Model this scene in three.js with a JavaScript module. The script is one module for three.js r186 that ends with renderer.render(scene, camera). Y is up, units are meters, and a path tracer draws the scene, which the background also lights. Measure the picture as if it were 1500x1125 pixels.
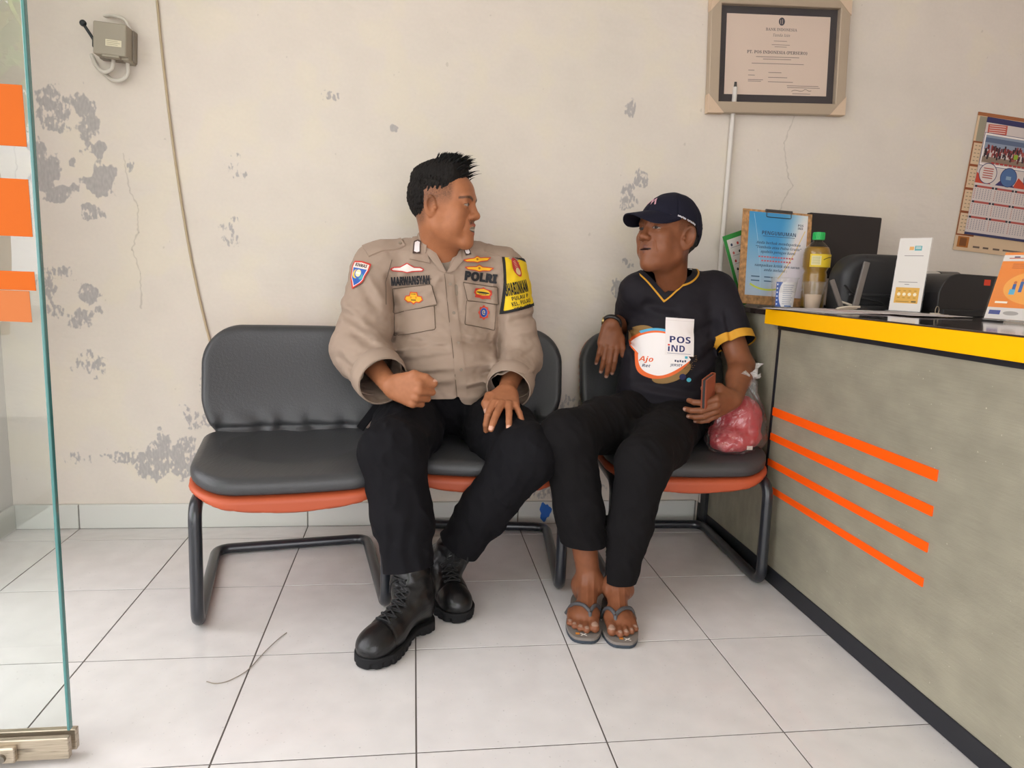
import * as THREE from 'three';
import { mergeGeometries, mergeVertices, toCreasedNormals } from 'three/addons/utils/BufferGeometryUtils.js';
import { RoundedBoxGeometry } from 'three/addons/geometries/RoundedBoxGeometry.js';
import { ImprovedNoise } from 'three/addons/math/ImprovedNoise.js';

// ---------------------------------------------------------------- camera, sky, sun, exposure
const scene = new THREE.Scene();
const camera = new THREE.PerspectiveCamera(56.957, 1500 / 1125, 0.05, 200);
camera.position.set(-0.0226, 0.9713, 2.6421);
camera.rotation.set(-0.1548, -0.14297, 0.03885, 'YXZ');
scene.add(camera);
scene.background = new THREE.Color().setRGB(1.0, 0.985, 1.02);      // bright hazy tropical sky
scene.backgroundIntensity = 3.0;
const sun = new THREE.DirectionalLight(new THREE.Color().setRGB(1.0, 0.93, 0.82), 9.0);   // high sun from over the roof: it reaches the pavement outside only
sun.position.set(5, 12, 3); sun.target.position.set(-4, 0, 2);
sun.castShadow = true; sun.shadow.mapSize.set(2048, 2048);
Object.assign(sun.shadow.camera, { left: -16, right: 16, top: 16, bottom: -16, near: 0.5, far: 40 });
scene.add(sun, sun.target);
const renderer = new THREE.WebGLRenderer();
renderer.toneMapping = THREE.LinearToneMapping;
renderer.toneMappingExposure = 1.36;
renderer.shadowMap.enabled = true;

// ---------------------------------------------------------------- helpers
const V = (x, y, z) => new THREE.Vector3(x, y, z);
const lin = (r, g, b) => new THREE.Color().setRGB(r, g, b);
let seed = 7; const rnd = () => { seed = (seed * 16807) % 2147483647; return seed / 2147483647; };
const PN = new ImprovedNoise();
const noise = (x, y, z = 0.37) => PN.noise(x, y, z);
const fbm = (x, y, z, o = 4) => { let a = 0, s = 1, f = 1; for (let i = 0; i < o; i++) { a += s * noise(x * f, y * f, z * f + i * 7.3); s *= 0.5; f *= 2; } return a; };
const sst = (a, b, x) => { const t = Math.min(1, Math.max(0, (x - a) / (b - a))); return t * t * (3 - 2 * t); };
const clamp = (x, a, b) => Math.min(b, Math.max(a, x));
const mat = (color, roughness = 0.6, more = {}) => { const { phys, ...rest } = more; return new (phys ? THREE.MeshPhysicalMaterial : THREE.MeshStandardMaterial)({ color, roughness, ...rest }); };
const taken = {};
const numbered = (n) => { const k = taken[n] = (taken[n] ?? -1) + 1; return k ? `${n}_${String(k).padStart(3, '0')}` : n; };
function thing(name, label, category, pos = [0, 0, 0], turn = 0, group) {
  const o = new THREE.Group(); o.name = numbered(name); o.position.set(...pos); o.rotation.y = turn;
  o.userData = { label, category }; if (group) o.userData.group = group; scene.add(o); return o;
}
function solo(name, label, category, geo, m, group) {
  const o = new THREE.Mesh(geo, m); o.name = numbered(name); o.userData = { label, category }; if (group) o.userData.group = group; scene.add(o); return o;
}
function part(parent, name, geo, m, label, pos, rot) {
  const o = new THREE.Mesh(geo, m); o.name = name; if (label) o.userData.label = label;
  if (pos) o.position.set(...pos); if (rot) o.rotation.set(...rot); parent.add(o); return o;
}
function struct(name, geo, m, label) {
  const o = geo ? new THREE.Mesh(geo, m) : new THREE.Group(); o.name = name; o.userData = { kind: 'structure', label, category: name.split('_')[0] }; scene.add(o); return o;
}
const box = (x0, x1, y0, y1, z0, z1) => { const g = new THREE.BoxGeometry(x1 - x0, y1 - y0, z1 - z0); g.translate((x0 + x1) / 2, (y0 + y1) / 2, (z0 + z1) / 2); return g; };
const rbox = (x0, x1, y0, y1, z0, z1, r = 0.004, s = 2) => { const g = new RoundedBoxGeometry(x1 - x0, y1 - y0, z1 - z0, s, Math.min(r, (x1 - x0) / 2.01, (y1 - y0) / 2.01, (z1 - z0) / 2.01)); g.translate((x0 + x1) / 2, (y0 + y1) / 2, (z0 + z1) / 2); return g; };
const flat = (g) => { const n = g.index ? g.toNonIndexed() : g.clone(); for (const k of Object.keys(n.attributes)) if (!['position', 'normal', 'uv'].includes(k)) n.deleteAttribute(k); return n; };
const merge = (...gs) => mergeGeometries(gs.flat().map(flat));
const tube = (pts, r, seg = 40, rad = 8, closed = false) => new THREE.TubeGeometry(new THREE.CatmullRomCurve3(pts.map((p) => p.isVector3 ? p : V(...p)), closed, 'centripetal'), seg, r, rad, closed);
function bentTube(pts, r, bend, rad = 12) {          // straight runs joined by rounded corners, capped
  const P = pts.map((p) => V(...p)), c = new THREE.CurvePath(); let from = P[0];
  for (let i = 1; i < P.length; i++) {
    if (i === P.length - 1) { c.add(new THREE.LineCurve3(from, P[i])); break; }
    const a = P[i].clone().add(P[i - 1].clone().sub(P[i]).setLength(bend)), b = P[i].clone().add(P[i + 1].clone().sub(P[i]).setLength(bend));
    c.add(new THREE.LineCurve3(from, a)); c.add(new THREE.QuadraticBezierCurve3(a, P[i], b)); from = b;
  }
  const g = new THREE.TubeGeometry(c, pts.length * 22, r, rad), caps = [];
  for (const [p, q] of [[P[0], P[1]], [P.at(-1), P.at(-2)]]) { const s = new THREE.SphereGeometry(r, rad, 8); s.translate(p.x, p.y, p.z); caps.push(s); }
  return merge(g, caps);
}
const lathe = (pts, seg = 40) => new THREE.LatheGeometry(pts.map(([r, y]) => new THREE.Vector2(r, y)), seg);
function canvasTex(w, h, draw) {
  const c = document.createElement('canvas'); c.width = w; c.height = h; const x = c.getContext('2d'); draw(x, w, h);
  const t = new THREE.CanvasTexture(c); t.colorSpace = THREE.SRGBColorSpace; t.anisotropy = 8; return t;
}
function dataTex(w, h, f, srgb = true, wrap = THREE.RepeatWrapping) {
  const d = new Uint8Array(w * h * 4);
  for (let j = 0; j < h; j++) for (let i = 0; i < w; i++) { const c = f(i / w, j / h, i, j), k = (j * w + i) * 4; d[k] = c[0] * 255; d[k + 1] = c[1] * 255; d[k + 2] = c[2] * 255; d[k + 3] = 255; }
  const t = new THREE.DataTexture(d, w, h); t.magFilter = THREE.LinearFilter; t.minFilter = THREE.LinearMipmapLinearFilter; t.generateMipmaps = true;
  t.wrapS = t.wrapT = wrap; if (srgb) t.colorSpace = THREE.SRGBColorSpace; t.needsUpdate = true; return t;
}

// ---------------------------------------------------------------- distance fields and their surfaces
const smin = (a, b, k) => { const h = Math.max(k - Math.abs(a - b), 0) / k; return Math.min(a, b) - h * h * k * 0.25; };
const smax = (a, b, k) => -smin(-a, -b, k);
const cone = (a, b, ra, rb) => { const [ax, ay, az] = a, bx = b[0] - ax, by = b[1] - ay, bz = b[2] - az, L = bx * bx + by * by + bz * bz || 1e-9;
  return (x, y, z) => { const px = x - ax, py = y - ay, pz = z - az; let t = (px * bx + py * by + pz * bz) / L; t = t < 0 ? 0 : t > 1 ? 1 : t; const dx = px - bx * t, dy = py - by * t, dz = pz - bz * t; return Math.sqrt(dx * dx + dy * dy + dz * dz) - (ra + (rb - ra) * t); }; };
const ball = (c, r) => (x, y, z) => Math.hypot(x - c[0], y - c[1], z - c[2]) - r;
function ell(c, r, e) {                                          // ellipsoid, turned by Euler angles e
  let m = null; if (e) m = new THREE.Matrix4().makeRotationFromEuler(new THREE.Euler(e[0], e[1], e[2], 'YXZ')).transpose().elements;
  return (x, y, z) => { let px = x - c[0], py = y - c[1], pz = z - c[2];
    if (m) { const qx = m[0] * px + m[4] * py + m[8] * pz, qy = m[1] * px + m[5] * py + m[9] * pz, qz = m[2] * px + m[6] * py + m[10] * pz; px = qx; py = qy; pz = qz; }
    const a = px / r[0], b = py / r[1], d = pz / r[2], k0 = Math.sqrt(a * a + b * b + d * d), k1 = Math.sqrt((a / r[0]) ** 2 + (b / r[1]) ** 2 + (d / r[2]) ** 2); return k1 < 1e-9 ? -Math.min(...r) : k0 * (k0 - 1) / k1; };
}
const union = (k, ...fs) => (x, y, z) => { let d = fs[0](x, y, z); for (let i = 1; i < fs.length; i++) d = smin(d, fs[i](x, y, z), k); return d; };
const chain = (pts, rs, k = 0.01) => union(k, ...pts.slice(1).map((p, i) => cone(pts[i], p, rs[i], rs[i + 1])));
const rrect = (x, y, hx, hy, r) => { const qx = Math.abs(x) - hx + r, qy = Math.abs(y) - hy + r; return Math.hypot(Math.max(qx, 0), Math.max(qy, 0)) + Math.min(Math.max(qx, qy), 0) - r; };
const slab = (d2, h, r) => { const a = d2 + r, b = h + r; return Math.min(Math.max(a, b), 0) + Math.hypot(Math.max(a, 0), Math.max(b, 0)) - r; };
// surface nets over the box lo..hi with cells of size s; blocks far from the surface are skipped
function surface(f, lo, hi, s, color) {
  const n = [0, 1, 2].map((i) => Math.ceil((hi[i] - lo[i]) / s) + 1), B = 6, [nx, ny, nz] = n, F = new Float32Array(nx * ny * nz).fill(1);
  const reach = s * B * 0.87 * 1.6 + s;
  for (let bz = 0; bz < nz; bz += B) for (let by = 0; by < ny; by += B) for (let bx = 0; bx < nx; bx += B) {
    const c = f(lo[0] + (bx + B / 2) * s, lo[1] + (by + B / 2) * s, lo[2] + (bz + B / 2) * s), far = Math.abs(c) > reach;
    for (let k = bz; k < Math.min(bz + B, nz); k++) for (let j = by; j < Math.min(by + B, ny); j++) for (let i = bx; i < Math.min(bx + B, nx); i++) F[(k * ny + j) * nx + i] = far ? c : f(lo[0] + i * s, lo[1] + j * s, lo[2] + k * s);
  }
  const id = new Int32Array(nx * ny * nz).fill(-1), pos = [], idx = [], at = (i, j, k) => (k * ny + j) * nx + i;
  const C = []; for (let c = 0; c < 8; c++) C.push([c & 1, (c >> 1) & 1, c >> 2]);
  const E = []; for (let a = 0; a < 8; a++) for (let b = a + 1; b < 8; b++) { const x = a ^ b; if (x === 1 || x === 2 || x === 4) E.push([a, b]); }
  const v = new Float32Array(8);
  for (let k = 0; k < nz - 1; k++) for (let j = 0; j < ny - 1; j++) for (let i = 0; i < nx - 1; i++) {
    let m = 0; for (let c = 0; c < 8; c++) { v[c] = F[at(i + C[c][0], j + C[c][1], k + C[c][2])]; if (v[c] < 0) m |= 1 << c; }
    if (m === 0 || m === 255) continue;
    let x = 0, y = 0, z = 0, q = 0;
    for (const [a, b] of E) if ((v[a] < 0) !== (v[b] < 0)) { const t = v[a] / (v[a] - v[b]); x += C[a][0] + (C[b][0] - C[a][0]) * t; y += C[a][1] + (C[b][1] - C[a][1]) * t; z += C[a][2] + (C[b][2] - C[a][2]) * t; q++; }
    id[at(i, j, k)] = pos.length / 3; pos.push(lo[0] + (i + x / q) * s, lo[1] + (j + y / q) * s, lo[2] + (k + z / q) * s);
  }
  for (let k = 1; k < nz - 1; k++) for (let j = 1; j < ny - 1; j++) for (let i = 1; i < nx - 1; i++) {
    const a = F[at(i, j, k)] < 0;
    for (let ax = 0; ax < 3; ax++) {
      const b = F[at(i + (ax === 0), j + (ax === 1), k + (ax === 2))] < 0; if (a === b) continue;
      const u = ax === 0 ? [0, 1, 0] : ax === 1 ? [0, 0, 1] : [1, 0, 0], w = ax === 0 ? [0, 0, 1] : ax === 1 ? [1, 0, 0] : [0, 1, 0];
      const q = [id[at(i, j, k)], id[at(i - u[0], j - u[1], k - u[2])], id[at(i - u[0] - w[0], j - u[1] - w[1], k - u[2] - w[2])], id[at(i - w[0], j - w[1], k - w[2])]];
      if (q.some((e) => e < 0)) continue;
      if (a) idx.push(q[0], q[1], q[2], q[0], q[2], q[3]); else idx.push(q[0], q[2], q[1], q[0], q[3], q[2]);
    }
  }
  // settle the points on the surface and take the field's slope as normal
  const N = pos.length / 3, nor = new Float32Array(N * 3), e = s * 0.6, col = color ? new Float32Array(N * 3) : null, uv = new Float32Array(N * 2);
  for (let p = 0; p < N; p++) {
    let x = pos[p * 3], y = pos[p * 3 + 1], z = pos[p * 3 + 2], gx, gy, gz;
    for (let it = 0; it < 2; it++) {
      gx = f(x + e, y, z) - f(x - e, y, z); gy = f(x, y + e, z) - f(x, y - e, z); gz = f(x, y, z + e) - f(x, y, z - e);
      const g = Math.hypot(gx, gy, gz) || 1; gx /= g; gy /= g; gz /= g;
      if (it === 0) { const d = clamp(f(x, y, z), -s * 0.4, s * 0.4) * 0.7; x -= gx * d; y -= gy * d; z -= gz * d; }
    }
    pos[p * 3] = x; pos[p * 3 + 1] = y; pos[p * 3 + 2] = z; nor[p * 3] = gx; nor[p * 3 + 1] = gy; nor[p * 3 + 2] = gz;
    uv[p * 2] = x + z * 0.6; uv[p * 2 + 1] = y + z * 0.3;
    if (col) { const c = color(x, y, z, gx, gy, gz); col[p * 3] = c[0]; col[p * 3 + 1] = c[1]; col[p * 3 + 2] = c[2]; }
  }
  const g = new THREE.BufferGeometry();
  g.setAttribute('position', new THREE.Float32BufferAttribute(pos, 3)); g.setAttribute('normal', new THREE.BufferAttribute(nor, 3)); g.setAttribute('uv', new THREE.BufferAttribute(uv, 2));
  if (col) g.setAttribute('color', new THREE.BufferAttribute(col, 3));
  g.setIndex(idx); return g;
}
// keep the side of a surface where keep(x, y, z) > 0, cutting triangles exactly
function trim(g, keep) {
  const names = Object.keys(g.attributes), src = Object.fromEntries(names.map((n) => [n, g.attributes[n]])), out = Object.fromEntries(names.map((n) => [n, Array.from(src[n].array)]));
  const P = src.position, N = P.count, s = new Float32Array(N); for (let i = 0; i < N; i++) s[i] = keep(P.getX(i), P.getY(i), P.getZ(i));
  const idx = [], cut = new Map(); let count = N;
  const edge = (a, b) => { const key = a < b ? a * 4294967 + b : b * 4294967 + a; if (cut.has(key)) return cut.get(key); const t = s[a] / (s[a] - s[b]); for (const n of names) { const w = src[n].itemSize, o = out[n]; for (let c = 0; c < w; c++) o.push(o[a * w + c] + (o[b * w + c] - o[a * w + c]) * t); } cut.set(key, count); return count++; };
  const I = g.index.array;
  for (let i = 0; i < I.length; i += 3) {
    const t = [I[i], I[i + 1], I[i + 2]], poly = [];
    for (let k = 0; k < 3; k++) { const a = t[k], b = t[(k + 1) % 3]; if (s[a] > 0) poly.push(a); if ((s[a] > 0) !== (s[b] > 0)) poly.push(edge(a, b)); }
    for (let k = 2; k < poly.length; k++) idx.push(poly[0], poly[k - 1], poly[k]);
  }
  const r = new THREE.BufferGeometry(); for (const n of names) r.setAttribute(n, new THREE.Float32BufferAttribute(out[n], src[n].itemSize)); r.setIndex(idx); return r;
}
// the first point of the field f met from o along d
function hit(f, o, d, far = 1.2) { let t = 0; for (let i = 0; i < 220 && t < far; i++) { const v = f(o[0] + d[0] * t, o[1] + d[1] * t, o[2] + d[2] * t); if (v < 0.0004) return t; t += Math.max(v * 0.6, 0.0004); } return null; }
// a thin sheet that lies on the field f: a w x h rectangle about c, seen from direction n, rolled by a
function onto(f, c, w, h, { n = [0, 0, 1], roll = 0, lift = 0.0016, nu = 14, nv = 10, far = 0.4, outline } = {}) {
  const N = V(...n).normalize(), U = V(0, 1, 0).cross(N).normalize(), W = N.clone().cross(U), u = U.clone().multiplyScalar(Math.cos(roll)).addScaledVector(W, Math.sin(roll)), v = W.clone().multiplyScalar(Math.cos(roll)).addScaledVector(U, -Math.sin(roll));
  const pos = [], uv = [], idx = [], D = N.clone().negate(), d = [D.x, D.y, D.z]; let last = far / 2;
  for (let j = 0; j <= nv; j++) for (let i = 0; i <= nu; i++) {
    const a = i / nu - 0.5, b = j / nv - 0.5, o = V(...c).addScaledVector(u, a * w).addScaledVector(v, b * h).addScaledVector(N, far / 2);
    const t = hit(f, [o.x, o.y, o.z], d, far) ?? last; last = t; o.addScaledVector(N, -t + lift); pos.push(o.x, o.y, o.z); uv.push(i / nu, j / nv);
  }
  for (let j = 0; j < nv; j++) for (let i = 0; i < nu; i++) { const a = j * (nu + 1) + i, b = a + 1, e = a + nu + 1; idx.push(a, b, e, b, e + 1, e); }
  const g = new THREE.BufferGeometry(); g.setAttribute('position', new THREE.Float32BufferAttribute(pos, 3)); g.setAttribute('uv', new THREE.Float32BufferAttribute(uv, 2)); g.setIndex(idx); g.computeVertexNormals(); return g;
}
// ---------------------------------------------------------------- the room
const XL = -1.42, XR = 3.4, ZF = 4.6, CEIL = 3.0;
// floor: grout bed with a tile on every 40 cm square
{
  const fl = struct('floor', null, null, 'glossy off-white ceramic floor tiles with thin grey grout lines');
  part(fl, 'grout_bed', box(XL - 0.1, XR + 0.1, -0.12, -0.0015, -0.1, ZF + 0.1), mat(lin(0.12, 0.105, 0.095), 0.95));
  const rough = dataTex(256, 256, (u, v, i, j) => { const n = 0.5 + 0.35 * fbm(i * 0.03, j * 0.03, 1.3); return [n, n * 0.9, n]; }, false);
  const tones = [[0.80, 0.785, 0.775], [0.785, 0.77, 0.76], [0.81, 0.795, 0.79]].map((c, k) => {
    const t = dataTex(256, 256, (u, v, i, j) => { const n = 1 + 0.025 * fbm(i * 0.02 + k * 9, j * 0.02, 4) - (noise(i * 0.31, j * 0.31, k + 2) > 0.66 ? 0.12 : 0); return [0.945 * n, 0.94 * n, 0.935 * n].map((q) => clamp(q, 0, 1)); });
    return mat(lin(...c), 0.27, { phys: true, map: t, roughnessMap: rough, specularIntensity: 0.7 });
  });
  const xs = [XL]; for (let k = -3; k * 0.4 < XR; k++) xs.push(k * 0.4); xs.push(XR);
  const zs = [0]; for (let k = 0; 0.124 + k * 0.4 < ZF; k++) zs.push(0.124 + k * 0.4); zs.push(ZF);
  const geos = {};
  for (let i = 0; i + 1 < xs.length; i++) for (let j = 0; j + 1 < zs.length; j++) {
    const w = xs[i + 1] - xs[i] - 0.0036, d = zs[j + 1] - zs[j] - 0.0040; if (w < 0.01 || d < 0.01) continue;
    const key = w.toFixed(3) + d.toFixed(3); geos[key] ??= new RoundedBoxGeometry(w, 0.012, d, 1, 0.0005);
    part(fl, 'tile', geos[key], tones[Math.floor(rnd() * 3)], null, [(xs[i] + xs[i + 1]) / 2, -0.006 + (rnd() - 0.5) * 0.0004, (zs[j] + zs[j + 1]) / 2]);
  }
}
// back wall: off-white emulsion with grey patches where the paint has peeled off the render
{
  const W = 2048, H = 1024, X0 = XL, SP = 4.096, YT = 2.048;
  // each: centre x, y, half width, half height, cover
  const peel = [[-1.205, 1.44, 0.05, 0.075, 0.55], [-1.105, 1.425, 0.058, 0.075, 0.8], [-1.245, 1.25, 0.045, 0.07, 0.95], [-1.205, 1.18, 0.05, 0.035, 0.9], [-1.265, 1.325, 0.03, 0.03, 0.7], [-1.078, 1.225, 0.062, 0.066, 1.05], [-1.075, 1.325, 0.022, 0.026, 0.95],
    [-1.11, 1.115, 0.032, 0.024, 0.7], [-1.235, 0.905, 0.06, 0.03, 0.5], [-1.255, 0.84, 0.025, 0.03, 0.5], [-1.13, 0.84, 0.035, 0.03, 0.65], [-1.25, 0.78, 0.035, 0.025, 0.45], [-1.15, 0.77, 0.05, 0.045, 0.65], [-1.13, 0.6, 0.05, 0.05, 0.35],
    [-0.87, 0.27, 0.075, 0.075, 0.72], [-0.95, 0.225, 0.06, 0.05, 0.62], [-1.03, 0.27, 0.07, 0.03, 0.45], [-0.78, 0.25, 0.06, 0.06, 0.55], [-1.2, 0.26, 0.045, 0.03, 0.3], [-0.745, 0.56, 0.03, 0.05, 0.45], [-0.8, 0.42, 0.05, 0.05, 0.35],
    [0.752, 1.585, 0.02, 0.035, 0.5], [0.805, 1.34, 0.026, 0.03, 0.65], [0.765, 1.27, 0.03, 0.045, 0.5], [0.79, 0.93, 0.05, 0.045, 0.7], [0.78, 1.02, 0.03, 0.02, 0.4], [-0.1, 1.458, 0.016, 0.014, 0.5], [-0.32, 1.555, 0.04, 0.016, 0.32], [-0.64, 1.29, 0.03, 0.05, 0.3], [-0.66, 1.06, 0.03, 0.05, 0.28],
    [0.6, 0.4, 0.3, 0.12, 0.3], [0.55, 0.12, 0.2, 0.05, 0.35], [-1.16, 1.28, 0.012, 0.016, 0.8], [-0.98, 1.29, 0.012, 0.02, 0.4]];
  const cracks = [[[1.398, 1.6], [1.367, 1.5], [1.382, 1.43], [1.402, 1.372], [1.42, 1.347], [1.39, 1.3], [1.376, 1.25], [1.37, 1.1]], [[-1.0, 1.32], [-0.985, 1.2], [-0.96, 1.15], [-0.965, 1.06], [-0.985, 1.0], [-0.96, 0.92], [-0.965, 0.8]], [[-1.34, 1.33], [-1.335, 1.25], [-1.345, 1.2], [-1.335, 1.1]]];
  const seg = (x, y, a, b) => { const vx = b[0] - a[0], vy = b[1] - a[1], t = clamp(((x - a[0]) * vx + (y - a[1]) * vy) / (vx * vx + vy * vy), 0, 1); return Math.hypot(x - a[0] - vx * t, y - a[1] - vy * t); };
  let rowY = -1, rowP = [], rowC = [];
  const tex = dataTex(W, H, (u, v) => {
    const x = X0 + u * SP, y = v * YT;
    if (y !== rowY) { rowY = y; rowP = peel.filter((p) => Math.abs(y - p[1]) < 1.62 * p[3]); rowC = cracks.flatMap((c) => c.slice(1).map((b, i) => [c[i], b]).filter(([a, b]) => y < Math.max(a[1], b[1]) + 0.02 && y > Math.min(a[1], b[1]) - 0.02)); }
    let r = 0.905, g = 0.868, b = 0.822; const big = fbm(x * 1.1, y * 1.1, 2.1, 3), mid = fbm(x * 6, y * 6, 5.2, 3), fine = noise(x * 90, y * 90, 3);
    const t = 1 + 0.022 * big + 0.018 * mid + 0.008 * fine; r *= t; g *= t * (1 - 0.006 * big); b *= t * (1 - 0.02 * sst(0, 0.5, mid));
    let m = 0;
    for (let k = 0; k < rowP.length; k++) {
      const p = rowP[k]; if (Math.abs(x - p[0]) > 1.62 * p[2]) continue; const cx = p[0], cy = p[1], rx = p[2], ry = p[3], c = p[4];
      const dx = (x - cx) / rx, dy = (y - cy) / ry, q = dx * dx + dy * dy; if (q > 2.6) continue;
      const edge = 0.98 - Math.sqrt(q) + 0.85 * fbm(x * 17 + cx * 31, y * 17, 1.7, 4) + 0.22 * noise(x * 140, y * 60, 4.4); if (edge <= 0) continue;
      const grain = 0.5 + 0.75 * fbm(x * 85, y * 38, 8.8, 4), a = sst(0.0, 0.16, edge) * sst(1 - c - 0.12, 1 - c + 0.16, grain + 0.25 * Math.min(1, edge)); m = Math.max(m, a);
    }
    if (m > 0) { const s = 0.70 + 0.05 * noise(x * 160, y * 60, 2), k = 0.86 * m; r += (s - r) * k; g += (s * 0.975 - g) * k; b += (s * 0.965 - b) * k; }
    if (noise(x * 55, y * 55, 12.5) > 0.78) { r -= 0.06; g -= 0.06; b -= 0.06; }
    for (let k = 0; k < rowC.length; k++) { const a = rowC[k][0], e = rowC[k][1]; if (Math.abs(x - e[0]) > 0.15) continue; const d = seg(x + 0.006 * noise(y * 60, x * 60, 1), y, a, e); if (d < 0.003) { const q = 0.11 * (1 - d / 0.003); r -= q; g -= q; b -= q; } }
    return [clamp(r, 0, 1), clamp(g, 0, 1), clamp(b, 0, 1)];
  }, true, THREE.MirroredRepeatWrapping);
  const bump = dataTex(512, 512, (u, v, i, j) => { const n = 0.5 + 0.3 * fbm(i * 0.045, j * 0.045, 3, 4); return [n, n, n]; }, false); bump.repeat.set(1.7, 1.7);
  const g = box(XL - 0.1, XR + 0.1, -0.12, CEIL + 0.1, -0.12, 0), P = g.attributes.position, U = g.attributes.uv;
  for (let i = 0; i < P.count; i++) U.setXY(i, (P.getX(i) - X0) / SP, P.getY(i) / YT);
  struct('wall_back', g, mat(lin(0.9, 0.9, 0.9), 0.75, { map: tex, bumpMap: bump, bumpScale: 0.004 }), 'off-white plastered wall with grey patches of peeled paint and hairline cracks');
}
const paint = mat(lin(0.76, 0.66, 0.58), 0.8);
struct('ceiling', box(XL - 0.1, XR + 0.1, CEIL, CEIL + 0.15, -0.1, ZF + 0.1), mat(lin(0.8, 0.78, 0.74), 0.85), 'plain white ceiling above the room');
struct('wall_right', box(XR, XR + 0.12, -0.12, CEIL, 0, ZF), paint, 'plain cream side wall behind the counter');
struct('wall_front', merge(box(1.5, XR + 0.12, -0.12, CEIL, ZF, ZF + 0.12), box(XL - 0.1, 1.5, 2.62, CEIL, ZF, ZF + 0.12)), paint, 'plain cream wall and lintel on the open side of the room');
// the street front: a pier by the back wall, a wide opening, a lintel
struct('wall_left', merge(box(XL - 0.14, XL, -0.12, CEIL, -0.12, 0.62), box(XL - 0.14, XL, -0.12, CEIL, 4.42, ZF + 0.12), box(XL - 0.14, XL, 2.62, CEIL, 0.62, 4.42)), mat(lin(0.62, 0.6, 0.57), 0.8), 'grey-white pier and lintel of the open shop front');
// tiled skirting along the back wall
{
  const b = struct('baseboard_back', null, null, 'pale grey-green tile skirting along the peeling wall');
  part(b, 'mortar_bed', box(XL, 1.13, 0, 0.088, 0, 0.009), mat(lin(0.22, 0.21, 0.19), 0.9));
  const m = [mat(lin(0.64, 0.645, 0.60), 0.32), mat(lin(0.66, 0.66, 0.62), 0.36)], gs = {};
  const xs = [XL]; for (let k = -3; k < 3; k++) xs.push(k * 0.4); xs.push(1.125);
  for (let i = 0; i + 1 < xs.length; i++) { const w = xs[i + 1] - xs[i] - 0.004, k = w.toFixed(3); gs[k] ??= new RoundedBoxGeometry(w, 0.09, 0.012, 1, 0.002); part(b, 'tile', gs[k], m[i % 2], null, [(xs[i] + xs[i + 1]) / 2, 0.0465, 0.0065]); }
  const c = struct('baseboard_left', null, null, 'pale tile skirting on the pier of the shop front');
  part(c, 'tile', rbox(XL, XL + 0.012, 0.0015, 0.0915, 0.014, 0.616, 0.002), m[0]);
  const sp = dataTex(64, 64, (u, v) => { const n = fbm(u * 6, v * 6, 2.2, 3); return [0.2 + 0.1 * n, 0.45 + 0.1 * n, 0.78]; });
  const s = new THREE.Shape(); for (let i = 0; i <= 26; i++) { const a = i / 26 * Math.PI * 2, r = 1 + 0.18 * Math.sin(a * 3 + 1) + 0.1 * Math.sin(a * 7); (i ? s.lineTo : s.moveTo).call(s, 0.507 + 0.022 * r * Math.cos(a), 0.05 + 0.036 * r * Math.sin(a)); }
  const pg = new THREE.ExtrudeGeometry(s, { depth: 0.0008, bevelEnabled: false }); pg.translate(0, 0, 0.0124);
  part(b, 'paint_splash', pg, mat(0xffffff, 0.6, { map: sp }), 'dry splash of blue paint on the skirting');
}
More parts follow.
